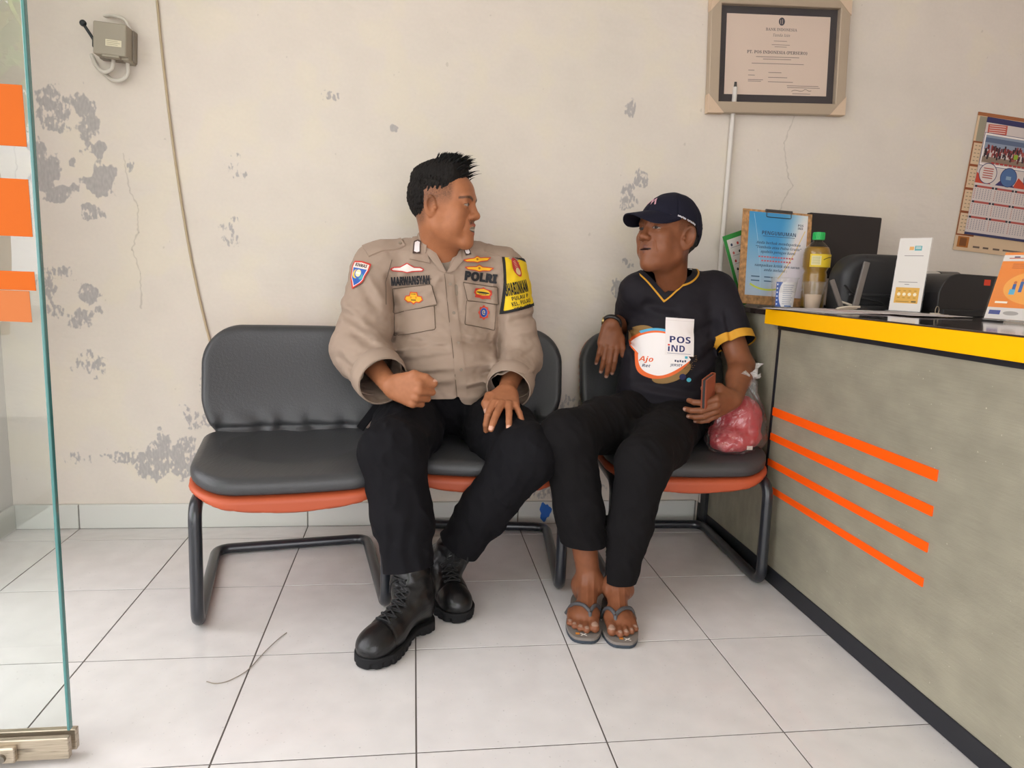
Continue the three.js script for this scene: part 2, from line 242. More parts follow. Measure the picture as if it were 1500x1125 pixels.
// ---------------------------------------------------------------- outside, mirrored by the glass door
struct('ground', merge(box(-40, XL - 0.14, -0.3, -0.03, -25, 40), box(XL - 0.14, 30, -0.3, -0.03, ZF + 0.12, 40)), mat(lin(0.42, 0.405, 0.39), 0.9, { map: dataTex(256, 256, (u, v, i, j) => { const n = 0.88 + 0.1 * fbm(i * 0.05, j * 0.05, 1, 4); return [n, n, n]; }) }), 'pale concrete forecourt outside the shop front');
{
  const leaf = new THREE.BufferGeometry(); leaf.setAttribute('position', new THREE.Float32BufferAttribute([0, 0, 0, 0.05, 0.1, 0.02, 0, 0.24, 0, -0.05, 0.1, 0.02], 3)); leaf.setIndex([0, 1, 2, 0, 2, 3]); leaf.computeVertexNormals();
  const lm = mat(lin(0.17, 0.3, 0.06), 0.6, { side: THREE.DoubleSide }), bark = mat(lin(0.2, 0.14, 0.09), 0.9);
  const spots = [[-5.2, 9.6, 1.2, 'broad leafy street tree beside the forecourt with the low fork'], [-8.5, 14.5, 1.5, 'tall leafy street tree standing farthest from the shop front'], [-3.6, 13.5, 1.1, 'small leafy street tree between the two larger street trees']];
  for (const [x, z, s, lb] of spots) {
    const t = thing('street_tree', lb, 'tree', [x, -0.03, z], 0, 'trees along the street');
    const tr = [[0, 0, 0], [0.05, 1, 0.04], [-0.03, 2.2, 0.02], [0.1, 3.4, 0.1]].map((p) => p.map((q) => q * s));
    part(t, 'trunk', merge(tube(tr, 0.13 * s, 24, 8), tube([tr[2], [0.9 * s, 3.4 * s, 0.3 * s]], 0.07 * s, 10, 6), tube([tr[2], [-0.8 * s, 3.3 * s, -0.4 * s]], 0.07 * s, 10, 6)), bark);
    const N = 1100, im = new THREE.InstancedMesh(leaf, lm, N), q = new THREE.Object3D();
    for (let i = 0; i < N; i++) { const a = rnd() * 6.283, c = rnd() * 2 - 1, r = Math.cbrt(rnd()) * (1 + 0.3 * noise(a * 2, c * 3, x)); q.position.set(r * Math.cos(a) * Math.sqrt(1 - c * c) * 1.9 * s, (3.6 + r * c * 1.5) * s, r * Math.sin(a) * Math.sqrt(1 - c * c) * 1.9 * s); q.rotation.set(rnd() * 6, rnd() * 6, rnd() * 6); q.scale.setScalar(s * (0.9 + rnd())); q.updateMatrix(); im.setMatrixAt(i, q.matrix); im.setColorAt(i, lin(0.8 + rnd() * 0.9, 0.9 + rnd() * 0.6, 0.6 + rnd() * 0.7)); }
    im.name = 'foliage'; im.userData.kind = 'stuff'; t.add(im);
  }
}
// ---------------------------------------------------------------- chairs
const leather = mat(lin(0.040, 0.041, 0.044), 0.42, { phys: true, clearcoat: 0.15, clearcoatRoughness: 0.5 }), shellM = mat(lin(0.46, 0.085, 0.03), 0.5), steelBlack = mat(lin(0.014, 0.016, 0.022), 0.3, { phys: true, clearcoat: 0.4, clearcoatRoughness: 0.25 });
leather.bumpMap = dataTex(256, 256, (u, v, i, j) => { const n = 0.5 + 0.4 * noise(i * 0.35, j * 0.35, 2) + 0.3 * noise(i * 0.11, j * 0.11, 7); return [n, n, n]; }, false); leather.bumpMap.repeat.set(5, 5); leather.bumpScale = 0.0006;
function chairGeometry() {
  const seatY = (x, z) => 0.408 - 0.9 * Math.max(0, z - 0.1) ** 2 + 0.03 * x * x * 4 - 0.012 * Math.max(0, 1 - (x / 0.2) ** 2 - ((z + 0.02) / 0.2) ** 2);
  const plan = (x, z, g) => rrect(x, z - 0.005, 0.268 + g, 0.265 + g, 0.12);
  const seat = (x, y, z) => slab(plan(x, z, 0) , Math.abs(y - seatY(x, z)) - 0.024, 0.02) + 0.0015 * Math.sin(x * 30 + 2 * noise(x * 6, z * 4)) * sst(-0.1, -0.24, z);
  const shell = (x, y, z) => { const t = 0.010 + 0.012 * Math.max(0, 1 - (x / 0.24) ** 2); return slab(plan(x, z, 0.005), Math.abs(y - seatY(x, z) + 0.025 + t) - t, 0.01); };
  const backZ = (x, y) => -0.235 - 0.10 * sst(0.4, 0.8, y) * 0.9 - 0.02 * (y - 0.4) + 0.35 * x * x;     // leans back and wraps a little
  const outline = (x, y, g) => { const d = rrect(x, y - 0.565, 0.278 + g - 0.04 * sst(0.55, 0.38, y), 0.205 + g, 0.125); return d; };
  const fold = (x, y) => 0.006 * sst(0.52, 0.42, y) * Math.sin(x * 62 + 3 * noise(x * 9, y * 8)) * sst(0.37, 0.42, y) - 0.008 * Math.exp(-(((y - 0.445) / 0.01) ** 2));
  const back = (x, y, z) => slab(outline(x, y, 0), Math.abs(z - backZ(x, y)) - 0.026 - fold(x, y), 0.022);
  const backShell = (x, y, z) => slab(outline(x, y, -0.003 + 0.008 * sst(0.5, 0.42, y)), Math.abs(z - backZ(x, y) + 0.03) - 0.009, 0.008);
  return { seat: surface(seat, [-0.31, 0.3, -0.3], [0.31, 0.48, 0.31], 0.009), seat_shell: surface(shell, [-0.31, 0.28, -0.31], [0.31, 0.44, 0.31], 0.009), backrest: surface(back, [-0.33, 0.33, -0.42], [0.33, 0.8, -0.15], 0.009), back_shell: surface(backShell, [-0.33, 0.33, -0.44], [0.33, 0.8, -0.19], 0.009),
    tube_frame: bentTube([[-0.2, 0.5, -0.30], [-0.23, 0.345, -0.22], [-0.248, 0.345, 0.25], [-0.248, 0.018, 0.262], [-0.248, 0.018, -0.27], [0.248, 0.018, -0.27], [0.248, 0.018, 0.262], [0.248, 0.345, 0.25], [0.23, 0.345, -0.22], [0.2, 0.5, -0.30]], 0.017, 0.05) };
}
{
  const g = chairGeometry(), R = Math.PI / 180, gr = 'padded visitor chairs along the wall';
  const chairs = [['empty black padded chair with orange shell beside the uniformed man', [-0.372, 0, 0.492], 9.5], ['black padded chair under the uniformed man in the tan shirt', [0.222, 0, 0.338], -6], ['black padded chair with a pink bundle on its seat', [0.868, 0, 0.345], -2.5]];
  for (const [lb, p, a] of chairs) {
    const t = thing('visitor_chair', lb, 'chair', p, a * R, gr);
    part(t, 'seat', g.seat, leather); part(t, 'seat_shell', g.seat_shell, shellM, 'orange-red shell under the seat'); part(t, 'backrest', g.backrest, leather); part(t, 'back_shell', g.back_shell, shellM, 'orange-red shell behind the backrest'); part(t, 'tube_frame', g.tube_frame, steelBlack, 'bent black tube frame');
  }
}
// ---------------------------------------------------------------- service counter
const TOP = 0.893;
{
  const fleck = dataTex(1024, 512, (u, v, i, j) => { const n = 0.92 + 0.06 * fbm(i * 0.012, j * 0.02, 3, 4) + 0.03 * noise(i * 0.02, j * 0.6, 1); const s = noise(i * 0.23, j * 0.23, 9.1) > 0.7 && noise(i * 0.02, j * 0.03, 3) > 0.05 ? 0.3 : 0; return [n + s, n + s, n * 0.97 + s].map((q) => clamp(q * 0.82, 0, 1)); });
  const panel = mat(lin(0.66, 0.615, 0.50), 0.42, { metalness: 0.25, map: fleck, bumpMap: leather.bumpMap, bumpScale: 0.0004 }), black = mat(lin(0.012, 0.013, 0.018), 0.45), yellow = mat(lin(0.93, 0.455, 0.0004), 0.5, { phys: true, specularIntensity: 0.25 }), orange = mat(lin(0.97, 0.105, 0.004), 0.5, { phys: true, specularIntensity: 0.3 }), dark = mat(lin(0.03, 0.02, 0.018), 0.12, { phys: true, clearcoat: 0.6, clearcoatRoughness: 0.06 });
  const t = thing('service_counter', 'long service counter with grey metal front, yellow edge and orange stripes', 'counter');
  const fp = box(1.152, 1.165, 0.055, 0.842, 0.507, 2.75), U = fp.attributes.uv; for (let i = 0; i < U.count; i++) U.setXY(i, U.getX(i) * 1.6, U.getY(i));
  part(t, 'front_panel', fp, panel, 'brushed grey metal panel with pale flecks'); part(t, 'return_panel', box(1.152, 1.165, 0.055, 0.875, 0.075, 0.493), panel);
  part(t, 'corner_trim', box(1.150, 1.168, 0.0, 0.842, 0.493, 0.507), black); part(t, 'end_post', box(1.138, 1.17, 0.0, 0.885, 0.03, 0.075), black);
  part(t, 'plinth', rbox(1.148, 1.17, 0.0015, 0.055, 0.075, 2.75, 0.002), black, 'black plinth');
  part(t, 'top_trim', rbox(1.1465, 1.165, 0.826, 0.842, 0.493, 2.75, 0.001), black, 'black trim strip joining the corner trim');
  part(t, 'fascia', rbox(1.112, 1.124, 0.842, 0.889, 0.468, 2.75, 0.002), yellow, 'bright yellow edge band'); part(t, 'fascia_end', rbox(1.124, 1.99, 0.842, 0.889, 0.468, 0.478, 0.002), yellow);
  part(t, 'countertop', rbox(1.112, 2.0, 0.889, TOP, 0.468, 2.75, 0.0015), dark, 'glossy dark brown top'); part(t, 'low_top', rbox(1.138, 2.0, 0.868, 0.886, 0.03, 0.468, 0.002), dark);
  part(t, 'carcass', box(1.166, 1.95, 0.06, 0.862, 0.48, 2.7), mat(lin(0.06, 0.05, 0.045), 0.7));
  [[0.559, 0.0135], [0.4755, 0.012], [0.389, 0.0115], [0.3045, 0.0105]].forEach(([y, h], i) => part(t, 'stripe', rbox(1.1485, 1.153, y - h, y + h, 0.507, 1.25, 0.001), orange, 'raised orange stripe'));
}
// ---------------------------------------------------------------- glass door standing open
{
  const t = thing('glass_door', 'frameless glass door with orange tape and steel bottom rail, standing open', 'door', [-0.667, 0, 1.282]);
  const gm = new THREE.MeshPhysicalMaterial({ color: lin(0.955, 0.978, 0.966), roughness: 0.0, transmission: 1, thickness: 0, ior: 1.52 });
  part(t, 'pane', box(-0.70, -0.006, 0.062, 2.1, -0.0005, 0.0005), gm, 'clear greenish glass pane');
  const em = new THREE.MeshPhysicalMaterial({ color: lin(0.075, 0.26, 0.25), roughness: 0.22, transmission: 0.25, thickness: 0, clearcoat: 0.6 });
  part(t, 'glass_edge', rbox(-0.006, 0, 0.062, 2.1, -0.006, 0.006, 0.002), em, 'teal polished edge of the glass');
  const st = mat(lin(0.62, 0.58, 0.52), 0.34, { metalness: 0.75, map: dataTex(128, 64, (u, v, i, j) => { const n = 0.9 + 0.08 * fbm(i * 0.08, j * 0.2, 1) - 0.25 * sst(0.25, 0.6, fbm(i * 0.05 + 5, j * 0.1, 4)); return [n, n * 0.96, n * 0.9].map((q) => clamp(q, 0, 1)); }) });
  const rail = part(t, 'bottom_rail', merge(rbox(-0.70, 0.002, 0.012, 0.056, 0.007, 0.02, 0.002), rbox(-0.70, 0.004, 0.012, 0.056, -0.02, -0.007, 0.002), rbox(-0.70, -0.004, 0.012, 0.03, -0.008, 0.008, 0.001)), st, 'brushed steel bottom rail');
  part(rail, 'lock_case', rbox(-0.32, -0.088, 0.016, 0.048, 0.019, 0.032, 0.004), st);
  const cyl = new THREE.CylinderGeometry(0.0085, 0.0095, 0.006, 20); cyl.rotateX(Math.PI / 2); cyl.translate(-0.112, 0.029, 0.034); const key = box(-0.1128, -0.1112, 0.024, 0.034, 0.036, 0.0375); part(rail, 'lock_cylinder', merge(cyl, key), mat(lin(0.25, 0.23, 0.2), 0.3, { metalness: 0.9 }));
  const tape = (y0, y1, c, dy = 0, x1 = -0.012) => { const s = new THREE.Shape(); s.moveTo(-0.7, y0 + dy); s.lineTo(x1, y0); s.lineTo(x1 - 0.0015, y1); s.lineTo(-0.7, y1 + dy * 0.3); const g = new THREE.ExtrudeGeometry(s, { depth: 0.0006, bevelEnabled: false }); g.translate(0, 0, 0.0008); part(t, 'tape', g, c, 'strip of orange safety tape'); };
  const o1 = new THREE.MeshPhysicalMaterial({ color: lin(0.58, 0.115, 0.004), roughness: 0.5, specularIntensity: 0.4, transmission: 0.08, thickness: 0 }), o2 = new THREE.MeshPhysicalMaterial({ color: lin(0.55, 0.165, 0.045), roughness: 0.5, specularIntensity: 0.4, transmission: 0.1, thickness: 0 });
  tape(1.153, 1.253, o1); tape(1.002, 1.099, o1); tape(0.909, 0.942, o1, 0.006); tape(0.853, 0.908, o2, 0.012, -0.022);
}
// ---------------------------------------------------------------- figure building
const vadd = (a, b, s = 1) => [a[0] + b[0] * s, a[1] + b[1] * s, a[2] + b[2] * s], vnorm = (a) => { const l = Math.hypot(...a) || 1; return a.map((q) => q / l); }, cross = (a, b) => [a[1] * b[2] - a[2] * b[1], a[2] * b[0] - a[0] * b[2], a[0] * b[1] - a[1] * b[0]], vlerp = (a, b, t) => a.map((q, i) => q + (b[i] - q) * t), vdot = (a, b) => a[0] * b[0] + a[1] * b[1] + a[2] * b[2];
// a hand: w wrist, F towards the fingers, B out of the back of the hand, thumb side +1 for a left hand and -1 for a right one
function handField({ w, F, B, left, curl, spread = [0.16, 0.04, -0.08, -0.2], thumb, s = 1 }) {
  F = vnorm(F); B = vnorm(vadd(B, F, -vdot(B, F))); const T = vnorm(cross(F, B).map((q) => q * (left ? 1 : -1)));
  const P = (f, b, t) => [0, 1, 2].map((i) => w[i] + s * (F[i] * f + B[i] * b + T[i] * t));
  const fs = [], tips = [], K = [[0.088, 0.004, 0.028], [0.092, 0.006, 0.008], [0.086, 0.004, -0.012], [0.078, 0, -0.030]], len = [[0.044, 0.027, 0.021], [0.048, 0.031, 0.022], [0.044, 0.028, 0.021], [0.034, 0.021, 0.019]], rad = [0.0098, 0.0100, 0.0095, 0.0084];
  const palm = [];
  K.forEach((k, i) => palm.push(cone(P(0.012, 0, k[2] * 0.55), P(k[0] - 0.004, k[1] - 0.004, k[2]), 0.0175 * s, 0.0125 * s)));
  palm.push(cone(P(0.02, -0.008, 0.02), P(0.055, -0.014, 0.03), 0.016 * s, 0.014 * s), cone(P(0.02, -0.006, -0.016), P(0.06, -0.01, -0.024), 0.016 * s, 0.013 * s));
  const palmF = union(0.012 * s, ...palm), knuckles = [];
  K.forEach((k, i) => {
    const pts = [P(...k)], rs = [rad[i] * 1.1 * s]; let a = 0, p = [...k];
    for (let j = 0; j < 3; j++) { a += curl[i][j]; const sp = spread[i]; const d = [Math.cos(a) * Math.cos(sp), -Math.sin(a), Math.cos(a) * Math.sin(sp)]; p = vadd(p, d, len[i][j]); pts.push(P(...p)); rs.push(rad[i] * [1.0, 0.92, 0.8][j] * s); }
    fs.push(chain(pts, rs, 0.002)); const d = vnorm(vadd(pts[3], pts[2], -1)), ud = cross(d, T).map((q) => q * (vdot(cross(d, T), B) >= 0 || a > 1.5 ? 1 : 1)); tips.push({ p: pts[3], d, up: vnorm(vadd(B, d, -vdot(B, d))), a });
    knuckles.push(pts[0]);
  });
  const th = thumb.map((q) => P(...q)); fs.push(chain(th, [0.015, 0.0125, 0.0115, 0.0095].map((q) => q * s), 0.006)); tips.push({ p: th[3], d: vnorm(vadd(th[3], th[2], -1)), up: T, thumb: 1 });
  const f = (x, y, z) => { let d = palmF(x, y, z); for (let i = 0; i < 5; i++) d = smin(d, fs[i](x, y, z), i === 4 ? 0.012 * s : 0.006 * s); for (const k of knuckles) d -= 0.0018 * Math.exp(-((x - k[0]) ** 2 + (y - k[1]) ** 2 + (z - k[2]) ** 2) / 0.00009); return d; };
  const nail = (x, y, z) => { for (const t of tips) { const q = [x - t.p[0], y - t.p[1], z - t.p[2]]; if (Math.hypot(...q) < 0.013 * s && vdot(q, t.up) > 0.0045 * s && vdot(q, t.d) > -0.006) return true; } return false; };
  const all = [w, ...K.map((k) => P(...k)), ...tips.map((t) => t.p), ...th], lo = [0, 1, 2].map((i) => Math.min(...all.map((p) => p[i])) - 0.035), hi = [0, 1, 2].map((i) => Math.max(...all.map((p) => p[i])) + 0.035);
  return { f, nail, lo, hi };
}
// a man's head about its own origin between the ears, looking along +z; o holds what differs from man to man
function headField(o) {
  const J = o.jut ?? 0;
  const S = (p) => [[-p[0], p[1], p[2]], p];
  const base = union(0.03, ell([0, 0.036, -0.014], [0.0765, 0.090, 0.099]), ell([0, -0.012, 0.038], [0.0635, 0.086, 0.058]), ell([0, 0.052, 0.050], [0.055, 0.042, 0.042]), ...S([0.047, -0.06, 0.004]).map((p) => cone(p, [p[0] * 0.3, -0.100, 0.074 + J], 0.026, 0.020)), ell([0, -0.062, 0.015], [0.05, 0.05, 0.05]));
  const bits = [[ball([0, -0.103 + (o.chin ?? 0), 0.087 + J], 0.0165), 0.022], [cone([-0.034, 0.030, 0.084], [0.034, 0.030, 0.084], 0.0125, 0.0125), 0.018], ...S([0.047, -0.016, 0.065]).map((p) => [ball(p, 0.0195), 0.024]), ...S([0.043, -0.055, 0.057]).map((p) => [ball(p, 0.02 * (o.cheek ?? 1)), 0.03]),
    [ell([0, -0.060, 0.088 + J], [0.031, 0.030, 0.018]), 0.02], [cone([0, 0.020, 0.093], [0, -0.016, 0.108], 0.0085, 0.0105), 0.012], [ell([0, -0.022, 0.112], [0.0125, 0.0105, 0.0115]), 0.01], ...S([0.0145, -0.025, 0.103]).map((p) => [ell(p, [0.0085, 0.008, 0.0105]), 0.007])];
  const eyeY = 0.010, sockets = S([0.0325, eyeY, 0.1055]).map((p) => ell(p, [0.021, 0.0125, 0.0165])), eyes = S([0.0325, eyeY, 0.0815]).map((p) => ball(p, 0.0125));
  const lids = S([0.0325, eyeY + 0.0035, 0.0825]).map((p) => ell(p, [0.0155, 0.0105, 0.0125])), low = S([0.0325, eyeY - 0.0065, 0.0820]).map((p) => ell(p, [0.015, 0.007, 0.0118]));
  const gap = o.open ?? 0, lipU = cone([-0.021, -0.0535 + gap * 0.1 + (o.smile ?? 0), 0.095 + J], [0, -0.051 + gap * 0.2, 0.1045 + J], 0.0048, 0.0062), lipU2 = cone([0.021, -0.0535 + gap * 0.1 + (o.smile ?? 0), 0.095 + J], [0, -0.051 + gap * 0.2, 0.1045 + J], 0.0048, 0.0062), lipL = cone([-0.018, -0.0635 - gap * 0.7 + (o.smile ?? 0) * 0.5, 0.0935 + J], [0, -0.067 - gap, 0.1015 + J], 0.0052, 0.0068), lipL2 = cone([0.018, -0.0635 - gap * 0.7 + (o.smile ?? 0) * 0.5, 0.0935 + J], [0, -0.067 - gap, 0.1015 + J], 0.0052, 0.0068);
  const slit = ell([0, -0.0595 - gap * 0.4, 0.109 + J], [0.0235 + gap * 0.4, 0.0012 + gap * 0.62, 0.0105 + gap * 0.5]);
  const E = o.ear ?? 1, ears = S([0.0785, -0.004, -0.014]).map((p) => { const sd = Math.sign(p[0]); return [ell(p, [0.0085 * E, 0.0335 * E, 0.0195 * E], [-0.12, -sd * (o.flare ?? 0.42), -sd * 0.16]), ell([p[0] + sd * 0.0095, p[1] + 0.004, p[2] + 0.006], [0.0105, 0.0225 * E, 0.0128 * E], [-0.12, -sd * (o.flare ?? 0.42), -sd * 0.16]), ball([p[0] - sd * 0.003, p[1] - 0.004, p[2] + 0.016], 0.0065)]; });
  const skull = (x, y, z) => base(x, y, z);
  const f = (x, y, z) => {
    let d = base(x, y, z); for (const [b, k] of bits) d = smin(d, b(x, y, z), k);
    for (const s of sockets) d = smax(d, -s(x, y, z), 0.012);
    for (const e of lids) d = smin(d, e(x, y, z), 0.003); for (const e of low) d = smin(d, e(x, y, z), 0.004);
    if (z > 0.075 && y > -0.01 && y < 0.03) { const lx = Math.abs(x) - 0.0325, open = Math.abs(y - (eyeY - 0.0012) + lx * 0.10) - (0.0042 * (o.eyeOpen ?? 1)) * Math.max(0, 1 - (lx / 0.0145) ** 2); d = smax(d, Math.min(0.004, -Math.max(open, 0.078 - z)), 0.002); }
    for (const e of eyes) d = Math.min(d, e(x, y, z));
    d = smin(d, Math.min(lipU(x, y, z), lipU2(x, y, z)), 0.004); d = smin(d, Math.min(lipL(x, y, z), lipL2(x, y, z)), 0.004);
    d = smax(d, -slit(x, y, z), 0.002);
    for (const sd of [-1, 1]) { const n = Math.hypot((x - sd * 0.0075) / 0.0045, (y + 0.0335) / 0.003, (z - 0.108) / 0.006); d = smax(d, 0.003 * (1 - n), 0.002); }
    for (const [e, c, t] of ears) { let q = smax(e(x, y, z), -c(x, y, z), 0.004); q = smin(q, t(x, y, z), 0.004); d = smin(d, q, 0.006); }
    d += 0.0022 * Math.exp(-(((Math.abs(x) - 0.031 - (-0.03 - y) * 0.25) / 0.004) ** 2)) * sst(-0.025, -0.035, y) * sst(-0.075, -0.06, y) * sst(0.06, 0.075, z);
    return d;
  };
  const ink = (x, y, z, c) => {                                    // skin, lips, eyes, brows, beard shadow
    let [r, g, b] = c; const set = (q, t) => { r += (q[0] - r) * t; g += (q[1] - g) * t; b += (q[2] - b) * t; };
    const n = 1 + 0.07 * noise(x * 60, y * 60, z * 60) + 0.05 * noise(x * 200, y * 200, z * 200); r *= n; g *= n; b *= n;
    const ax = Math.abs(x) - 0.0325;
    if (z > 0.06) {
      const le = Math.min(lipU(x, y, z), lipU2(x, y, z), lipL(x, y, z), lipL2(x, y, z)); set(o.lip, sst(0.0035, 0.0005, le) * 0.85);
      if (slit(x, y, z) < 0.0018) { const teeth = gap > 0 && y > -0.0605 - gap * 0.55; set(teeth ? [0.62, 0.55, 0.44] : [0.03, 0.012, 0.01], 1); }
      const by = 0.030 + 0.006 * (1 - ((Math.abs(x) - 0.036) / 0.022) ** 2) - 0.004; if (Math.abs(x) > 0.012 && Math.abs(x) < 0.058) set([0.03, 0.02, 0.015], (o.brow ?? 0.85) * sst(0.0062, 0.0025, Math.abs(y - by) * (1 + 12 * Math.max(0, Math.abs(x) - 0.04))) * (0.8 + 0.2 * noise(x * 420, y * 140, z * 90)));
      const open = Math.abs(y - (eyeY - 0.0012) + ax * 0.10) - (0.0042 * (o.eyeOpen ?? 1)) * Math.max(0, 1 - (ax / 0.0145) ** 2), inEye = open < 0.0006 && Math.abs(ax) < 0.0145;
      if (inEye) { const gx = ax * Math.sign(x) - (o.gaze ?? 0); set([0.36, 0.30, 0.26], 1); if (Math.hypot(gx, y - eyeY) < 0.0064) set([0.012, 0.008, 0.006], 1); } else if (open < 0.0028 && y > eyeY - 0.001 && Math.abs(ax) < 0.016) set([0.03, 0.018, 0.012], 0.8);
      if (o.moustache && y < -0.034 && y > -0.050 && Math.abs(x) < 0.03 && le > 0.001) set([0.03, 0.02, 0.016], o.moustache * sst(-0.5, 0.3, noise(x * 500, y * 120, z * 100)) * sst(0.03, 0.022, Math.abs(x)));
    }
    if (o.moles) for (const m of o.moles) set([0.06, 0.03, 0.02], sst(0.0026, 0.0012, Math.hypot(x - m[0], y - m[1], z - m[2])));
    const st = o.stubble ? o.stubble(x, y, z) : 0; if (st > 0) set([0.022, 0.017, 0.014], st * (0.55 + 0.45 * noise(x * 500, y * 300, z * 500)));
    return [r, g, b];
  };
  return { f, skull, ink };
}
// carry a field given in its own axes (place, turn, scale) into the world
function posed(c, e, s = 1) {
  const M = new THREE.Matrix4().makeRotationFromEuler(new THREE.Euler(e[0], e[1], e[2], 'YXZ')).elements;
  const into = (x, y, z) => { const a = x - c[0], b = y - c[1], d = z - c[2]; return [(M[0] * a + M[1] * b + M[2] * d) / s, (M[4] * a + M[5] * b + M[6] * d) / s, (M[8] * a + M[9] * b + M[10] * d) / s]; };
  const out = (x, y, z) => [c[0] + s * (M[0] * x + M[4] * y + M[8] * z), c[1] + s * (M[1] * x + M[5] * y + M[9] * z), c[2] + s * (M[2] * x + M[6] * y + M[10] * z)];
  const field = (f) => (x, y, z) => { const p = into(x, y, z); return f(p[0], p[1], p[2]) * s; };
  return { into, out, field };
}
const skinMat = (o = {}) => new THREE.MeshPhysicalMaterial({ color: 0xffffff, vertexColors: true, roughness: 0.46, specularIntensity: 0.55, ...o });
// a four-cornered piece of cloth laid on the field f and facing n: corners bottom-left, bottom-right, top-right, top-left; its rim turns in by the lift
function drape(f, q, { n = [0, 0, 1], lift = 0.004, nu = 12, nv = 10, far = 0.5, puff = 0, bow = 0 } = {}) {
  const N = vnorm(n), pos = [], uv = [], idx = []; let last = far / 2;
  const put = (u, v, l) => {
    const bu = u, bv = v + bow * 4 * u * (1 - u) * (1 - v); const a = vlerp(q[0], q[1], bu), b = vlerp(q[3], q[2], bu), c = vlerp(a, b, bv), o = vadd(c, N, far / 2), t = hit(f, o, N.map((k) => -k), far) ?? last; last = t;
    const p = vadd(o, N, -t + l); pos.push(...p); uv.push(u, v);
  };
  for (let j = 0; j <= nv; j++) for (let i = 0; i <= nu; i++) { const u = i / nu, v = j / nv; put(u, v, lift + puff * 16 * u * (1 - u) * v * (1 - v)); }
  const id = (i, j) => j * (nu + 1) + i;
  for (let j = 0; j < nv; j++) for (let i = 0; i < nu; i++) idx.push(id(i, j), id(i + 1, j), id(i + 1, j + 1), id(i, j), id(i + 1, j + 1), id(i, j + 1));
  const rim = []; for (let i = 0; i < nu; i++) rim.push([i, 0]); for (let j = 0; j < nv; j++) rim.push([nu, j]); for (let i = nu; i > 0; i--) rim.push([i, nv]); for (let j = nv; j > 0; j--) rim.push([0, j]);
  const s0 = pos.length / 3; for (const [i, j] of rim) { pos.push(...pos.slice(id(i, j) * 3, id(i, j) * 3 + 3)); uv.push(i / nu, j / nv); } const s1 = pos.length / 3; for (const [i, j] of rim) put(i / nu, j / nv, -0.001);
  for (let k = 0; k < rim.length; k++) { const m = (k + 1) % rim.length; idx.push(s0 + k, s1 + k, s1 + m, s0 + k, s1 + m, s0 + m); }
  const g = new THREE.BufferGeometry(); g.setAttribute('position', new THREE.Float32BufferAttribute(pos, 3)); g.setAttribute('uv', new THREE.Float32BufferAttribute(uv, 2)); g.setIndex(idx); g.computeVertexNormals(); return g;
}
const decal = (tex, rough = 0.7) => new THREE.MeshStandardMaterial({ map: tex, roughness: rough, alphaTest: 0.5, transparent: false, polygonOffset: true, polygonOffsetFactor: -1 });
const shinD = (p, a, b) => { const v = vadd(b, a, -1), q = vadd(p, a, -1), t = clamp(vdot(q, v) / vdot(v, v), 0, 1); return Math.hypot(...vadd(q, v, -t)); };
// join surfaces that carry colours
const merge2 = (...gs) => mergeGeometries(gs.map((g) => { const n = new THREE.BufferGeometry(); for (const k of ['position', 'normal', 'color']) n.setAttribute(k, new THREE.BufferAttribute(new Float32Array(g.attributes[k].array), 3)); n.setIndex(Array.from(g.index.array)); return n; }));
